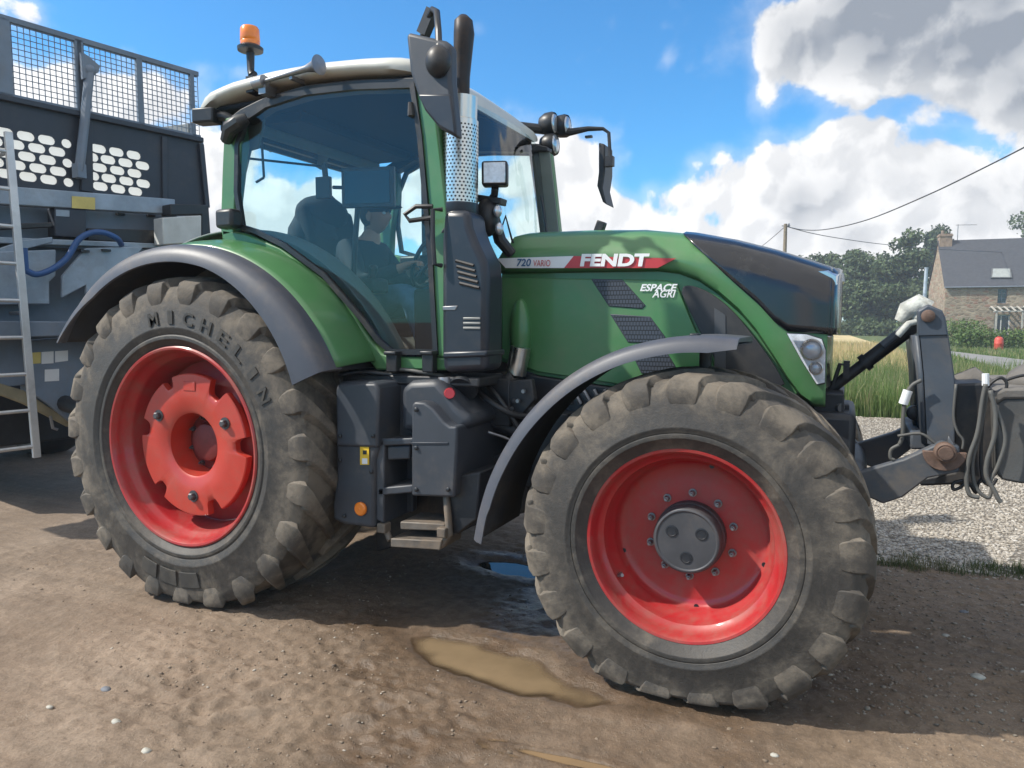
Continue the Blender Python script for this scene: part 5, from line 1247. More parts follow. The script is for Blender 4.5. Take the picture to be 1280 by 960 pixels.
def stones(name, n, pos, smin, smax, mats, seed, kind='stuff', flat=.6, power=3.0):
    rs = np.random.RandomState(seed); x, y, z = pos(rs, n); n = len(x)
    t = np.array([(1, 0, 0), (0, 1, 0), (-1, 0, 0), (0, -1, 0), (0, 0, 1), (0, 0, -1)], float)
    f = np.array([(0, 1, 4), (1, 2, 4), (2, 3, 4), (3, 0, 4), (1, 0, 5), (2, 1, 5), (3, 2, 5), (0, 3, 5)])
    # one subdivision for rounder stones
    t2 = list(t); mid = {}; f2 = []
    def md(a, b):
        k = (min(a, b), max(a, b))
        if k not in mid: q = (t[a]+t[b]); t2.append(q/np.linalg.norm(q)); mid[k] = len(t2)-1
        return mid[k]
    for a, b, c in f: ab, bc, ca = md(a, b), md(b, c), md(c, a); f2 += [(a, ab, ca), (ab, b, bc), (ca, bc, c), (ab, bc, ca)]
    t = np.array(t2); f = np.array(f2)
    s = smin+(smax-smin)*rs.rand(n)**power; ang = rs.rand(n)*2*PI; sc = np.stack([s, s*(.55+.4*rs.rand(n)), s*flat*(.6+.5*rs.rand(n))], -1)
    V = t[None]*(1+.55*(rs.rand(n, len(t), 1)-.5))*sc[:, None]; c, s_ = np.cos(ang)[:, None], np.sin(ang)[:, None]
    tilt = (rs.rand(n)-.5)[:, None]*.8; V[..., 2] += V[..., 0]*tilt*.6
    X = V[..., 0]*c-V[..., 1]*s_+x[:, None]; Y = V[..., 0]*s_+V[..., 1]*c+y[:, None]; Z = V[..., 2]+z[:, None]+s[:, None]*.1
    V = np.stack([X, Y, Z], -1).reshape(-1, 3); Fc = (f[None]+np.arange(n)[:, None, None]*len(t)).reshape(-1, 3)
    tone = np.repeat(rs.rand(n), len(t))
    o = arr_mesh(name, V, Fc, mats, False, {'tone': tone}); tag(o, kind=kind); return o
def stone_mat(name, c1, c2, c3):
    m = bpy.data.materials.new(name); m.use_nodes = True; k = NT(m.node_tree); b = k.n['Principled BSDF']
    t = k.node('ShaderNodeAttribute', attribute_name='tone').outputs['Fac']; tc = k.node('ShaderNodeTexCoord').outputs['Object']
    c = k.mix(k.ss(t, .1, .6), c1, c2); c = k.mix(k.ss(t, .86, .97), c, c3); c = k.mix(k.m('MULTIPLY', k.noise(tc, 40, 4), .4), c, (.1, .08, .06))
    k.put(b.inputs['Base Color'], c); b.inputs['Roughness'].default_value = .8; return m
M_PEB = stone_mat('yard pebbles', (.14, .10, .07), (.27, .21, .155), (.46, .42, .36))
M_GRV = stone_mat('pale gravel', (.28, .25, .21), (.46, .42, .36), (.60, .57, .52))
def pos_mud(rs, n):
    x = rs.uniform(-1.8, 4.8, n); y = rs.uniform(-2.9, 1.5, n)
    keep = (fbm(x, y, 1.1, 3, 21)+.25*(x > 2.9)*(y > -.9)+.5*(rs.rand(n)-.5) > .10)
    for i in range(2): keep &= pud(x, y, i) > 1.15
    x, y = x[keep], y[keep]; return x, y, H(x, y)
stones('pebbles', 22000, pos_mud, .002, .010, M_PEB, 5, power=4.5, flat=.5)
def pos_ahead(rs, n):
    x = rs.uniform(2.9, 4.8, n); y = rs.uniform(-.95, 1.3, n); k = fbm(x, y, 1.6, 3, 33)+.7*(rs.rand(n)-.5) > -.05; x, y = x[k], y[k]; return x, y, H(x, y)
stones('pebbles', 7000, pos_ahead, .0025, .013, stone_mat('grey yard gravel', (.16, .13, .10), (.27, .225, .175), (.40, .36, .30)), 9, power=4.0, flat=.55)
def pos_clod(rs, n):
    x = rs.uniform(-1.6, 4.6, n); y = rs.uniform(-2.9, -.9, n); keep = (fbm(x, y, .9, 3, 31)+.3*(rs.rand(n)-.5) > .12); keep &= pud(x, y, 0) > 1.2; x, y = x[keep], y[keep]; return x, y, H(x, y)-.004
stones('clods', 3500, pos_clod, .003, .016, stone_mat('mud clods', (.10, .072, .048), (.19, .14, .098), (.23, .18, .13)), 6, power=4.5, flat=.45)
# the few big stones that can be told apart
for i, (x, y, s) in enumerate(((1222, 850, .030), (1182, 795, .02), (145, 904, .022), (132, 856, .028), (183, 940, .022), (968, 944, .016), (62, 882, .018), (1205, 765, .025))):
    p = PZ(x, y); p[2] = float(H(p[0], p[1])); m = MB(); m.sphere((0, 0, 0), (1.0, .7, .5), 10, 7); rs = np.random.RandomState(i+50)
    m.v = [tuple(p+np.array(v)*s*(1+.25*(rs.rand()-.5))) for v in m.v]; dk = i == 3 or i == 7
    o = m.build('stone', pbr('pale stone', (.40, .38, .33), .8, var=.2, vscale=30) if not dk else pbr('blue grey stone', (.16, .17, .19), .8, var=.2, vscale=30), smooth=60, origin=p)
    tag(o, ['pale flat stone on the mud right of the front tyre, largest there', 'small pale stone in the gravelly mud ahead of the front tyre', 'pale stone at the lower left of the muddy yard', 'dark blue grey stone on dry mud below the rear wheel', 'pale stone near the bottom edge at the lower left', 'small pale stone in the wet mud below the front wheel', 'small tan stone far left on the dry mud', 'blue grey stone at the right edge beside the gravel'][i], 'stone', 'loose stones on the yard')

# gravel drive beyond the tractor
def gz(X, Y):
    e = np.minimum(np.minimum((Y-1.15+.18*fbm(X, Y, 1.5, 3, 40))*.16, (9.35-Y+.2*fbm(X, Y, 1.0, 3, 41))*.5), (X-2.0+.3*fbm(X, Y, 1, 3, 42))*.1); e = np.minimum(e, (9.0-X)*.4)
    return np.clip(e, -.09, .03)-.004+.010*fbm(X, Y, 2.5, 3, 43)
def gravel_mat():
    m = bpy.data.materials.new('gravel bed'); m.use_nodes = True; k = NT(m.node_tree); b = k.n['Principled BSDF']; tc = k.node('ShaderNodeTexCoord').outputs['Object']
    v = k.node('ShaderNodeTexVoronoi'); k.put(v.inputs['Vector'], tc); v.inputs['Scale'].default_value = 38; s = k.node('ShaderNodeSeparateXYZ'); k.l.new(v.outputs['Color'], s.inputs[0])
    c = k.mix(s.outputs[0], (.25, .22, .18), (.49, .45, .39)); c = k.mix(k.ss(v.outputs['Distance'], .25, .6), c, (.13, .11, .085)); c = k.mix(k.m('MULTIPLY', k.ss(k.noise(tc, .9, 4), .45, .7), .35), c, (.2, .17, .13))
    k.put(b.inputs['Base Color'], c); b.inputs['Roughness'].default_value = .9
    bn = k.node('ShaderNodeBump'); bn.inputs['Distance'].default_value = .015; k.put(bn.inputs['Height'], k.m('SUBTRACT', 1.0, v.outputs['Distance'])); k.l.new(bn.outputs[0], b.inputs['Normal']); return m
o = grid_mesh('gravel_drive', np.linspace(1.7, 9.3, 96), np.linspace(1.0, 9.6, 108), gz, gravel_mat()); tag(o, kind='structure')
def pos_grav(rs, n):
    y = 1.25+(rs.rand(n)**1.6)*8.0; x = rs.uniform(2.2, 3.9+.32*y, n); z = gz(x, y); k = (z > -.01) | ((z > -.05) & (rs.rand(n) > .6)); x, y = x[k], y[k]; return x, y, np.maximum(gz(x, y), H(x, y))
stones('gravel_stones', 36000, pos_grav, .006, .018, M_GRV, 8, power=1.6)

# verge, field, road
def flat_sheet(name, xs, ys, z, amp, mat, seed):
    o = grid_mesh(name, xs, ys, lambda X, Y: z+amp*fbm(X, Y, .5, 3, seed), mat); tag(o, kind='structure'); return o
M_TURF = pbr('rough turf', (.075, .105, .028), .95, var=.4, vscale=1.2, bump=.4, bscale=20, dirt=(.17, .15, .07), damt=.5, dscale=.8)
M_FIELD = pbr('straw field', (.50, .40, .21), .95, var=.18, vscale=.6, bump=.5, bscale=12, dirt=(.24, .22, .09), damt=.5, dscale=.25)
flat_sheet('grass_verge', np.linspace(-60, 60, 60), np.linspace(9.2, 120, 70), .02, .02, M_TURF, 60)
fs = MB().add([(-70, 19, .055), (5.3, 19, .055), (5.9, 40, .055), (3.6, 84, .055), (-70, 84, .055)], [(0, 1, 2, 3, 4)]).build('field', M_FIELD, smooth=0); tag(fs, kind='structure')
M_ROAD = pbr('worn road', (.21, .205, .195), .9, var=.12, vscale=1.5, bump=.2, bscale=60)
rl = [(9.6, -12), (8.6, 12), (8.05, 20.7), (7.75, 32.2), (6.6, 37.2), (3.0, 40)]; rr_ = [(12.4, -12), (11.6, 12), (10.9, 22), (9.75, 30.3), (8.0, 39.6), (3.4, 42.6)]
rd = MB(); rd.loft([[(a[0], a[1], .075), (b[0], b[1], .075)] for a, b in zip(rl, rr_)], False, False); tag(rd.build('road', M_ROAD, smooth=0), kind='structure')

def blades(name, n, pos, h0, h1, w, mat, seed, lean=.35):
    rs = np.random.RandomState(seed); x, y, z, hs = pos(rs, n); n = len(x); h = (h0+(h1-h0)*rs.rand(n)**1.5)*hs; a = rs.rand(n)*2*PI; la = rs.rand(n)*2*PI; ln = lean*h*rs.rand(n)
    dx, dy = np.cos(a)*w/2, np.sin(a)*w/2; lx, ly = np.cos(la)*ln, np.sin(la)*ln
    P = np.stack([np.stack([x-dx, y-dy, z], -1), np.stack([x+dx, y+dy, z], -1), np.stack([x+dx*.7+lx*.35, y+dy*.7+ly*.35, z+h*.6], -1), np.stack([x-dx*.7+lx*.35, y-dy*.7+ly*.35, z+h*.6], -1), np.stack([x+lx, y+ly, z+h], -1), np.stack([x+lx+dx*.2, y+ly+dy*.2, z+h], -1)], 1)
    V = P.reshape(-1, 3); b = np.arange(n)[:, None]*6; Fc = np.concatenate([b+np.array([[0, 1, 2, 3]]), b+np.array([[3, 2, 5, 4]])], 0)
    o = arr_mesh(name, V, Fc, mat, False, {'tone': np.repeat(rs.rand(n), 6)}); tag(o, kind='stuff'); return o
def blade_mat(name, c1, c2, c3, tr=.35):
    m = bpy.data.materials.new(name); m.use_nodes = True; k = NT(m.node_tree); b = k.n['Principled BSDF']
    t = k.node('ShaderNodeAttribute', attribute_name='tone').outputs['Fac']; tc = k.node('ShaderNodeTexCoord').outputs['Object']
    c = k.mix(t, c1, c2); c = k.mix(k.ss(k.m('ADD', k.noise(tc, .9, 3), k.m('MULTIPLY', t, .3)), .62, .82), c, c3)
    k.put(b.inputs['Base Color'], c); b.inputs['Roughness'].default_value = .7
    tl_ = k.node('ShaderNodeBsdfTranslucent'); k.put(tl_.inputs[0], c); mx = k.node('ShaderNodeMixShader'); mx.inputs[0].default_value = tr
    k.l.new(b.outputs[0], mx.inputs[1]); k.l.new(tl_.outputs[0], mx.inputs[2]); k.l.new(mx.outputs[0], k.n['Material Output'].inputs[0]); return m
M_GRASS = blade_mat('verge grass', (.085, .155, .035), (.17, .25, .07), (.34, .31, .16))
M_STRAW = blade_mat('straw stalks', (.46, .36, .18), (.62, .50, .28), (.34, .34, .14))
M_TUFT = blade_mat('grass tufts', (.06, .09, .025), (.12, .15, .05), (.2, .17, .09))
def pos_verge(rs, n):
    y = 9.3+14*rs.rand(n)**1.5; x = rs.uniform(1.5, 5.2+.20*y, n); k = (np.abs(x-8.4) > 0); k &= ~((y > 20.5) & (x > 7.4)); return x[k], y[k], np.full(k.sum(), .01), (.65+.6*vnoise(x, y, .5, 70))[k]
blades('verge_grass', 30000, pos_verge, .15, .62, .013, M_GRASS, 11)
def pos_verge2(rs, n):
    x = rs.uniform(-14, 1.5, n); y = 9.5+8*rs.rand(n); return x, y, np.full(n, .01), (.65+.6*vnoise(x, y, .5, 70))
blades('verge_grass', 9000, pos_verge2, .15, .6, .02, M_GRASS, 12)
def pos_far(rs, n):
    y = rs.uniform(22, 41, n); x = rs.uniform(5.6, 12, n); lx = np.interp(y, [20, 32, 37.5, 41], [8.0, 7.7, 6.6, 5.0]); rx = np.interp(y, [20, 30.3, 39.6, 41], [11, 9.75, 8.0, 6]); k = (x < lx) | (x > rx); return x[k], y[k], np.full(k.sum(), .03), np.ones(k.sum())
blades('verge_grass', 9000, pos_far, .08, .32, .03, M_GRASS, 13)
def pos_field(rs, n):
    y = 19+30*rs.rand(n)**1.4; x = rs.uniform(1.0, 5.8, n); return x, y, np.full(n, .05), .7+.5*vnoise(x, y, .6, 71)
blades('straw', 14000, pos_field, .10, .42, .03, M_STRAW, 14)
def pos_tuft(rs, n):
    c = rs.randint(0, 26, n); cx = np.random.RandomState(77).uniform(3.35, 4.9, 26); cy = 1.18+.12*(cx-3.4)+np.random.RandomState(78).normal(0, .06, 26); x = cx[c]+rs.normal(0, .05, n); y = cy[c]+rs.normal(0, .03, n); return x, y, np.maximum(H(x, y), gz(x, y)), np.ones(n)
blades('grass_tufts', 2200, pos_tuft, .02, .075, .004, M_TUFT, 15, .8)

# ================================================================== TREES, HEDGES, HOUSE, POLE
def leaf_mat(name, c1, c2):
    m = blade_mat(name, c1, c2, tuple(c*1.3 for c in c2), .25); return m
M_LEAF = [leaf_mat('oak leaves', (.036, .062, .026), (.078, .112, .044)), leaf_mat('ash leaves', (.042, .072, .028), (.092, .13, .05)), leaf_mat('hedge leaves', (.075, .125, .035), (.14, .21, .06))]
M_BARK = pbr('bark', (.085, .07, .055), .9, var=.3, bump=.5, bscale=12)
def leaf_cloud(name, lobes, n, size, mat, parent, seed, origin, flat=1.0):
    """many leaf-clump faces spread through uneven lobes"""
    rs = np.random.RandomState(seed); L = np.array(lobes, float); w = L[:, 3]**2; w /= w.sum(); idx = rs.choice(len(L), n, p=w)
    d = rs.normal(size=(n, 3)); d /= np.linalg.norm(d, axis=1, keepdims=True); rad = L[idx, 3]*(.45+.62*rs.rand(n)**.6)
    rad *= 1+.35*(np.sin(d[:, 0]*5+idx*1.7)*np.sin(d[:, 2]*6+idx)*np.sin(d[:, 1]*5))
    C = L[idx, :3]+d*rad[:, None]*np.array((1, 1, .85*flat))
    nrm = d+.8*rs.normal(size=(n, 3)); nrm /= np.linalg.norm(nrm, axis=1, keepdims=True); a = np.cross(nrm, rs.normal(size=(n, 3))); a /= np.linalg.norm(a, axis=1, keepdims=True); b = np.cross(nrm, a)
    s = size*(.5+.9*rs.rand(n))[:, None]
    P = np.stack([C-a*s*.5, C+b*s*.32-a*s*.1, C+a*s*.55, C-b*s*.32+a*s*.1], 1); V = P.reshape(-1, 3)-np.array(origin)
    Fc = np.arange(n)[:, None]*4+np.array([[0, 1, 2, 3]]); o = arr_mesh(name, V, Fc, mat, False, {'tone': np.repeat(np.clip(rs.rand(n)*.6+.4*vnoise(C[:, 0]+C[:, 1], C[:, 2], .5, seed), 0, 1), 4)})
    o.location = tuple(origin); par(o, parent) if parent else None; return o
def tree(px, top, hw, dist, label, seed, nleaf=5200, kind=0, name='tree', leaf=.42, trunk_frac=.22, group='trees beyond the field'):
    rs = np.random.RandomState(seed); p = CP+dist*np.array((-math.sin(YAW), math.cos(YAW), 0))+(px-640)/F*dist*_r; base = np.array((p[0], p[1], 0.0)); h = CP[2]+(402-top)*dist/F; w = hw*dist/F
    t = thing(name, label, 'tree', tuple(base), group)
    lob = []
    w *= 1.14
    for i in range(19):
        a = rs.rand()*2*PI; u = rs.rand(); z = h*(trunk_frac+.12+(.80-trunk_frac)*u); rr = w*(.95-.75*abs(u-.42)**1.2)*rs.rand()**.5; rl_ = w*(.26+.22*rs.rand())*(1.1-.4*u)
        lob.append((base[0]+rr*math.cos(a), base[1]+rr*math.sin(a), min(z, h-rl_*.75), rl_))
    lob.append((base[0], base[1], h-w*.28, w*.30)); lob.append((base[0]+w*.2, base[1], h*.6, w*.6))
    leaf_cloud('crown', lob, int(nleaf*1.8), leaf, M_LEAF[kind], t, seed, base)
    tk_ = MB(); tk_.tube([base, base+np.array((w*.03, 0, h*.3)), base+np.array((-w*.02, w*.03, h*.62)), base+np.array((0, 0, h*.85))], [h*.028, h*.022, h*.012, .03], 9)
    for q in lob[::2]:
        z0 = min(q[2]*.6, h*.5); tk_.tube([base+np.array((0, 0, z0)), (np.array(q[:3])+base+np.array((0, 0, z0)))/2+np.array((0, 0, .2)), q[:3]], [h*.010, h*.007, .02], 5)
    tk_.build('trunk', M_BARK, t, smooth=60); return t
tr_l = [(1016, 318, 36, 98, 'rounded dark tree directly right of the utility pole'), (1062, 314, 34, 94, 'broad dark tree just right of the bonnet nose, with a low crown'), (1100, 318, 28, 102, 'smaller tree between the broad dark tree and the tall trees'), (1134, 288, 38, 90, 'tall tree left of the stone house with an uneven crown top'), (1168, 284, 30, 104, 'tallest tree rising right behind the house chimney'), (1085, 352, 40, 86, 'low bushy tree in front of the tree line'), (1130, 360, 36, 88, 'low spreading tree beside the pale post')]
for i, (x, tp2, hw, ds_, lb2) in enumerate(tr_l): tree(x, tp2, hw, ds_, lb2, 100+i, 5200, i % 2)
tree(1296, 262, 36, 110, 'tree half out of view behind the right end of the house roof', 120, 4000, 1)
for i, (x, tp2) in enumerate(((975, 335), (930, 330), (870, 325), (800, 335), (700, 330), (560, 325), (400, 335), (230, 330))): tree(x, tp2, 40, 105, 'dark tree hidden behind the tractor bonnet', 130+i, 2600, i % 2)
def bush(name, c, r, n, size, mat, label, cat, seed, lobes=None, group=None):
    c = np.array(c, float); o = leaf_cloud(name, lobes or [(c[0]+dx*r, c[1]+dy*r, c[2]+r*dz, r*k) for dx, dy, dz, k in ((0, 0, .5, .7), (.5, .1, .35, .5), (-.5, 0, .4, .5), (.1, .3, .7, .5), (-.2, -.3, .3, .5))], n, size, mat, None, seed, c); tag(o, label, cat, group); return o
def gp(px, dist): p = CP+dist*np.array((-math.sin(YAW), math.cos(YAW), 0))+(px-640)/F*dist*_r; return np.array((p[0], p[1], 0.0))
for i, (x, ds_, r_) in enumerate(((1060, 80, 1.5), (1085, 78, 1.8), (1112, 76, 1.6), (1135, 74, 1.7))):
    bush('shrub', gp(x, ds_), r_, 900, .35, M_LEAF[i % 2], ['low shrub at the field edge nearest the bonnet nose', 'second low shrub from the bonnet along the field edge', 'pale rounded shrub on the field edge left of the hitch mast', 'shrub at the field edge right behind the hitch mast top'][i], 'shrub', 140+i, group='shrubs along the field edge')
# hedge: a long clipped one and a taller block at its left end
def hedge(name, a, b, h, w, n, label, seed):
    a, b = np.array(a), np.array(b); rs = np.random.RandomState(seed); L = np.linalg.norm(b-a); lob = []
    m = max(4, int(L/.45))
    for i in range(m):
        for z in (h*.3, h*.72):
            q = a+(b-a)*(i+.5)/m+rs.normal(0, .05, 3)*np.array((1, 1, 0)); lob.append((q[0], q[1], z, min(w*.62, h*.42)))
    o = leaf_cloud(name, lob, n, .13, M_LEAF[2], None, seed, (a+b)/2); tag(o, label, 'hedge'); return o
hedge('hedge', gp(1196, 43), gp(1420, 40.5), 1.02, .9, 9000, 'long low clipped hedge in front of the stone house', 150)
hedge('hedge', gp(1184, 46), gp(1222, 45), 1.55, 1.2, 3000, 'taller rounded hedge block at the left end of the low hedge', 151)

# ---- the stone house
hz = 70.0; fwd = np.array((-math.sin(YAW), math.cos(YAW), 0)); HA = gp(1178, hz); HE = (.952*_r+-.306*fwd); HE[2] = 0; HE /= np.linalg.norm(HE); HG = np.array((-HE[1], HE[0], 0)); HN = -HG
HS = thing('stone_house', 'stone farmhouse with slate roof and brick chimney beyond the road', 'house', tuple(HA+HE*7+HG*3.4))
def hw_(s, z, d=0.0): return HA+HE*s+np.array((0, 0, z))+HG*d       # s along the front, d inwards
def onH(d, *pts):
    return [PN(x, y, HA+HG*d, HG) for x, y in pts]
def stone_wall_mat():
    m = bpy.data.materials.new('rubble stone wall'); m.use_nodes = True; k = NT(m.node_tree); b = k.n['Principled BSDF']; tc = k.node('ShaderNodeTexCoord').outputs['Object']
    sv = k.vm('MULTIPLY', tc, (1, 1, 1.7)); v = k.node('ShaderNodeTexVoronoi'); k.put(v.inputs['Vector'], sv); v.inputs['Scale'].default_value = 2.6; s = k.node('ShaderNodeSeparateXYZ'); k.l.new(v.outputs['Color'], s.inputs[0])
    c = k.mix(s.outputs[0], (.20, .155, .11), (.40, .32, .235)); c = k.mix(k.ss(s.outputs[1], .7, .9), c, (.30, .17, .12)); e = k.vor(sv, 2.6, 'DISTANCE_TO_EDGE'); c = k.mix(k.ss(e, .07, .02), c, (.34, .29, .22))
    c = k.mix(k.m('MULTIPLY', k.ss(k.noise(tc, .5, 4), .45, .65), .4), c, (.2, .16, .12)); k.put(b.inputs['Base Color'], c); b.inputs['Roughness'].default_value = .95
    bn = k.node('ShaderNodeBump'); bn.inputs['Distance'].default_value = .05; k.put(bn.inputs['Height'], e); k.l.new(bn.outputs[0], b.inputs['Normal']); return m
M_STONE = stone_wall_mat()
def slate_mat():
    m = bpy.data.materials.new('slate roof'); m.use_nodes = True; k = NT(m.node_tree); b = k.n['Principled BSDF']; tc = k.node('ShaderNodeTexCoord').outputs['Object']
    bt_ = k.node('ShaderNodeTexBrick'); s = k.node('ShaderNodeSeparateXYZ'); k.l.new(tc, s.inputs[0]); cmb = k.node('ShaderNodeCombineXYZ')
    k.put(cmb.inputs[0], k.vm('DOT_PRODUCT', tc, tuple(HE))); k.put(cmb.inputs[1], k.m('MULTIPLY', s.outputs[2], 1.25)); k.l.new(cmb.outputs[0], bt_.inputs[0])
    bt_.inputs['Scale'].default_value = 2.2; bt_.inputs['Mortar Size'].default_value = .02; k.put(bt_.inputs['Color1'], (.052, .058, .075)); k.put(bt_.inputs['Color2'], (.075, .082, .10)); k.put(bt_.inputs['Mortar'], (.03, .033, .042))
    k.put(b.inputs['Base Color'], k.mix(k.m('MULTIPLY', k.noise(tc, 1.3, 5), .35), bt_.outputs[0], (.09, .09, .085))); b.inputs['Roughness'].default_value = .6; return m
EV, RG, HD, HLn = 4.85, 9.25, 6.8, 15.0
wl = MB()
ops = [PN(1247.5, 361, HA, HG), PN(1258.5, 379, HA, HG)]; wo0 = float((ops[0]-HA)@HE); wo1 = float((ops[1]-HA)@HE); wz1, wz0 = ops[0][2], ops[1][2]
dr0 = float((PN(1243, 400, HA, HG)-HA)@HE); dr1 = float((PN(1263, 400, HA, HG)-HA)@HE)
cuts = [(0, 0, dr0, EV), (dr1, 0, HLn, EV), (dr0, 2.15, dr1, wz0), (dr0, wz1, dr1, EV), (dr0, wz0, wo0, wz1), (wo1, wz0, dr1, wz1)]
for s0_, z0_, s1_, z1_ in cuts: wl.prism([hw_(s0_, z0_), hw_(s1_, z0_), hw_(s1_, z1_), hw_(s0_, z1_)], HG*.5)
for s_, sg in ((.003, 1), (HLn-.003, -1)):
    wl.prism([hw_(s_, 0, .5), hw_(s_, 0, HD), hw_(s_, EV, HD), hw_(s_, RG, HD/2), hw_(s_, EV+.5*(RG-EV)/(HD/2), .5)], HE*.5*sg)
wl.prism([hw_(.5, 0, HD), hw_(HLn-.5, 0, HD), hw_(HLn-.5, EV, HD), hw_(.5, EV, HD)], -HG*.5)
wall = wl.build('wall', M_STONE, HS, smooth=0)
rf = MB()
for sg in (0, 1):
    d0, d1 = (-.18, HD/2) if sg == 0 else (HD+.18, HD/2); z0_ = EV-.18*(RG-EV)/(HD/2)+.06
    rf.prism([hw_(-.12, z0_, d0), hw_(HLn+.12, z0_, d0), hw_(HLn+.12, RG+.08, d1), hw_(-.12, RG+.08, d1)], (0, 0, .10))
roof2 = rf.build('roof', slate_mat(), HS, smooth=0)
MB().tube([hw_(-.12, z0_+.02, -.25), hw_(HLn, z0_+.02, -.25)], .07, 8).build('gutter', pbr('zinc gutter', (.22, .25, .30), .4, metal=.4), roof2)
M_BRK = pbr('weathered chimney stone', (.27, .20, .15), .9, var=.25, vscale=3, bump=.3, bscale=10)
cz = CP[2]+(402-296)*73/F
chm = MB(); chm.prism([hw_(-.02, RG-.9, HD/2-.5), hw_(1.05, RG-.9, HD/2-.5), hw_(1.05, RG-.9, HD/2+.5), hw_(-.02, RG-.9, HD/2+.5)], (0, 0, cz-RG+.9)); chm.prism([hw_(-.08, cz-.25, HD/2-.56), hw_(1.11, cz-.25, HD/2-.56), hw_(1.11, cz-.25, HD/2+.56), hw_(-.08, cz-.25, HD/2+.56)], (0, 0, .15))
chm.tube([hw_(.3, cz-.1, HD/2), hw_(.3, cz+.35, HD/2)], .14, 10)
chm.build('chimney', M_BRK, roof2, smooth=30)
a_ = hw_(1.6, RG, HD/2); MB().tube([a_, a_+np.array((0, 0, cz-RG+.9))], .03, 6).tube([a_+np.array((0, 0, cz-RG+.85))-HE*.2, a_+np.array((0, 0, cz-RG+.8))+HE*1.6], .025, 6).tube([a_+np.array((0, 0, cz-RG+.84))+HE*.5-HG*.3, a_+np.array((0, 0, cz-RG+.84))+HE*.5+HG*.3], .015, 5).tube([a_+np.array((0, 0, cz-RG+.82))+HE*1.1-HG*.3, a_+np.array((0, 0, cz-RG+.82))+HE*1.1+HG*.3], .015, 5).build('aerial', M_STEEL, roof2)
# roof window on the front slope
sl0 = (RG-EV)/(HD/2); rwp = []
for x, y in ((1238, 348), (1265, 348), (1263, 336), (1239.5, 336)):
    nrm_ = np.cross(HE, HG+np.array((0, 0, sl0))); p = PN(x, y, hw_(0, EV+.19, 0), nrm_); rwp.append(p)
nrm_ = nrm_/np.linalg.norm(nrm_); nrm_ = nrm_ if nrm_[2] > 0 else -nrm_
rwf = MB().prism([p+nrm_*.02 for p in rwp], nrm_*.08).build('roof_window', pbr('roof window frame', (.12, .125, .13), .5), roof2, smooth=0)
cc_ = np.mean(rwp, 0); MB().prism([cc_+(p-cc_)*.86+nrm_*.10 for p in rwp], nrm_*.012).build('pane', pbr('pale reflective pane', (.34, .36, .35), .25, var=.1), rwf, smooth=0)
# window and door
M_FRM = pbr('grey painted frame', (.16, .165, .18), .5); M_FRW = pbr('white painted wood', (.6, .58, .54), .6, var=.1)
def hbox(mb, s0_, z0_, s1_, z1_, d0, d1): mb.prism([hw_(s0_, z0_, d0), hw_(s1_, z0_, d0), hw_(s1_, z1_, d0), hw_(s0_, z1_, d0)], HG*(d1-d0)); return mb
wf_ = MB(); t_ = .07
for (a, b, c, d) in ((wo0, wz0, wo0+t_, wz1), (wo1-t_, wz0, wo1, wz1), (wo0+t_, wz1-t_, wo1-t_, wz1), (wo0+t_, wz0, wo1-t_, wz0+t_)): hbox(wf_, a, b, c, d, .18, .26)
hbox(wf_, (wo0+wo1)/2-.03, wz0+t_, (wo0+wo1)/2+.03, wz1-t_, .19, .25)
for f_ in (.36, .68): hbox(wf_, wo0+t_, wz0+(wz1-wz0)*f_-.02, (wo0+wo1)/2-.03, wz0+(wz1-wz0)*f_+.02, .195, .245); hbox(wf_, (wo0+wo1)/2+.03, wz0+(wz1-wz0)*f_-.02, wo1-t_, wz0+(wz1-wz0)*f_+.02, .195, .245)
win = wf_.build('window', M_FRM, HS, smooth=0); hbox(MB(), wo0+.05, wz0+.05, wo1-.05, wz1-.05, .215, .225).build('pane', M_PANE, win, smooth=0); hbox(MB(), wo0-.1, wz0-.12, wo1+.1, wz0, -.06, .18).build('sill', M_BRK, win, smooth=0)
hbox(MB(), wo0-.12, wz1, wo1+.12, wz1+.2, -.012, .15).build('lintel', M_BRK, win, smooth=0)
dd_ = MB()
for (a, b, c, d) in ((dr0, 0, dr0+.1, 2.15), (dr1-.1, 0, dr1, 2.15), (dr0+.1, 2.05, dr1-.1, 2.15), (dr0+.55, 0, dr0+.63, 2.05)): hbox(dd_, a, b, c, d, .2, .3)
door = dd_.build('door', M_FRW, HS, smooth=0); hbox(MB(), dr0+.05, .02, dr1-.05, 2.1, .24, .26).build('pane', M_PANE, door, smooth=0)
# porch rafters on posts
pg = MB(); pz = PN(1260, 388, HA, HG)[2]
for i in range(9): s_ = dr0-.4+i*.52; pg.prism([hw_(s_, pz+.35, -.01), hw_(s_+.16, pz+.35, -.01), hw_(s_+.16, pz-.10, -1.5), hw_(s_, pz-.10, -1.5)], (0, 0, .06))
for s_ in (dr0-.3, dr0+1.75, dr0+3.8): hbox(pg, s_, 0, s_+.13, pz-.16, -1.45, -1.32)
hbox(pg, dr0-.5, pz-.16, dr0+4.2, pz-.04, -1.46, -1.34); hbox(pg, dr0-.5, pz+.22, dr0+4.2, pz+.34, -.10, -.012)
pg.build('porch', pbr('weathered porch wood', (.40, .38, .34), .7, var=.2), HS, smooth=0)
for i, (x, ds_, r_, lbl) in enumerate(((1233, 67, .55, 'climbing plant beside the house door on its left'), (1274, 67, .6, 'leafy plant by the porch post right of the door'))): bush('climber', gp(x, ds_)+np.array((0, 0, .4)), r_, 350, .16, leaf_mat('climber leaves', (.10, .06, .03), (.14, .12, .05)), lbl, 'plant', 160+i)
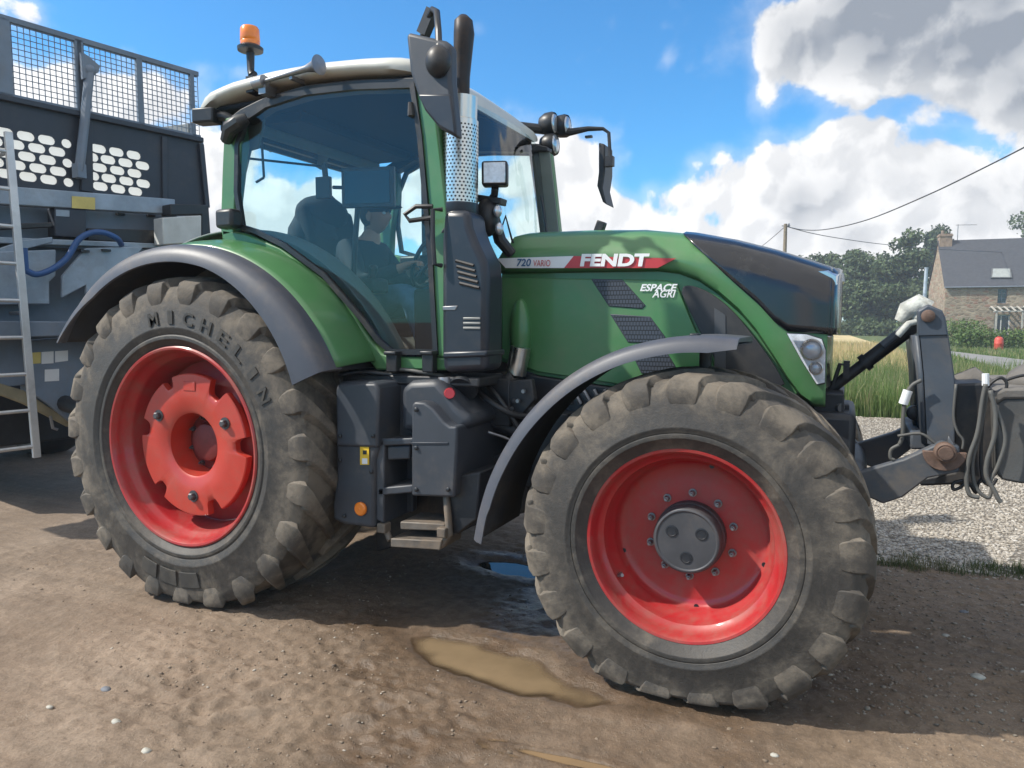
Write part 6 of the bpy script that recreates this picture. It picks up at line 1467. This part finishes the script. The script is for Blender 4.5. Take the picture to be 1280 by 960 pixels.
# red drum on the grass before the hedge
dp_ = gp(1248, 39.5); dr_ = MB(); dr_.disc([(.17, 0), (.21, .05), (.22, .10), (.215, .36), (.225, .38), (.215, .40), (.21, .58), (.17, .68), (.10, .72)], c=dp_, axis='Z', n=28)
dro = dr_.build('drum', M_REDB, smooth=40, origin=dp_); tag(dro, 'faded red drum on the grass in front of the low hedge', 'drum'); MB().lathe([(.05, .70), (.09, .72), (.09, .76), (.06, .77)], c=dp_, axis='Z', n=20).build('cap', pbr('dark red cap', (.3, .04, .03), .5), dro)
# pale post near the trees
pp_ = gp(1152.5, 36); hpp = CP[2]+(402-338)*36/F
po = MB(); po.tube([pp_, pp_+np.array((0, 0, hpp*.6)), pp_+np.array((.03, 0, hpp))], [.095, .085, .075], 12).tube([pp_+np.array((.03, 0, hpp)), pp_+np.array((.03, 0, hpp+.05))], .09, 12)
tag(po.build('post', pbr('pale blue grey post', (.42, .47, .53), .45, metal=.3), smooth=40, origin=pp_), 'slim pale grey post standing left of the stone house', 'post')
# small white gate at the foot of the trees
gq = gp(1068, 84); gt = MB()
for i in range(6): gt.box(gq+np.array((i*.45-1.1, 0, .75)), (.10, .06, 1.5))
for z in (.3, .8, 1.35): gt.box(gq+np.array((0, -.035, z)), (2.5, .03, .12))
tag(gt.build('gate', M_FRW, smooth=0, origin=gq), 'white barred gate at the foot of the far trees', 'gate')
# utility pole and the lines it carries
up = gp(977.5, 45); uh = CP[2]+(402-283)*45/F
ut = thing('utility_pole', 'wooden utility pole rising behind the bonnet of the tractor', 'pole', tuple(up))
MB().tube([up, up+np.array((0, 0, uh))], [.14, .10], 12).build('pole', pbr('weathered pole wood', (.20, .17, .13), .9, var=.25, vscale=12, bump=.3), ut)
MB().tube([up+np.array((0, 0, uh-.12))-_r*.22, up+np.array((0, 0, uh-.12))+_r*.28], .03, 6).tube([up+_r*.2+np.array((0, 0, uh-.2)), up+_r*.2+np.array((0, 0, uh+.02))], .05, 8).build('bracket', M_STEEL, ut)
def cable(pts, d0, d1, x0, x1, r, label):
    out = []
    for x, y in pts:
        t = (x-x0)/(x1-x0); dist = 1/((1-t)/d0+t/d1); q = gp(x, dist); q[2] = CP[2]+(402-.05*(x-640)/13-y)*dist/F; out.append(q)
    o = MB().tube(smoothpoly(out, 6), r, 6).build('overhead_cable', M_BLACK, smooth=180, origin=out[0]); tag(o, label, 'cable', 'overhead cables'); return o
cable([(979, 285), (1000, 289), (1030, 288), (1080, 276), (1150, 247), (1210, 218), (1280, 182), (1400, 116), (1500, 55)], 45, 18, 977, 1500, .024, 'thick sagging cable from the utility pole to the upper right')
cable([(979, 285), (1010, 293), (1050, 300), (1105, 307), (1180, 313), (1300, 318)], 45, 80, 977, 1300, .022, 'thin cable from the utility pole running right behind the trees')
cable([(977, 285), (960, 300), (930, 325), (880, 372)], 45, 60, 977, 880, .018, 'thin stay wire from the utility pole down to its left')
# second pole that carries the thick cable, out of the frame to the right
u2 = gp(1500, 18); h2 = CP[2]+(402-.05*(1500-640)/13-55)*18/F+.15
t2 = thing('utility_pole', 'nearer wooden utility pole beyond the right edge holding the thick cable', 'pole', tuple(u2)); MB().tube([u2, u2+np.array((0, 0, h2))], [.14, .10], 12).build('pole', bpy.data.materials['weathered pole wood'], t2)

# ---- thin summer haze that pales the far trees
hz_ = MB().box((0, 50, 8.5), (260, 170, 19)).build('haze', None or pbr('haze surface', (.5, .5, .5)), smooth=0)
hm_ = bpy.data.materials.new('summer haze'); hm_.use_nodes = True; kh = NT(hm_.node_tree); kh.n.clear()
ho = kh.node('ShaderNodeOutputMaterial'); pv = kh.node('ShaderNodeVolumePrincipled'); pv.inputs['Color'].default_value = (.86, .91, 1, 1); pv.inputs['Density'].default_value = .0014; pv.inputs['Anisotropy'].default_value = .2
kh.l.new(pv.outputs[0], ho.inputs['Volume']); hz_.data.materials[0] = hm_; tag(hz_, kind='stuff')
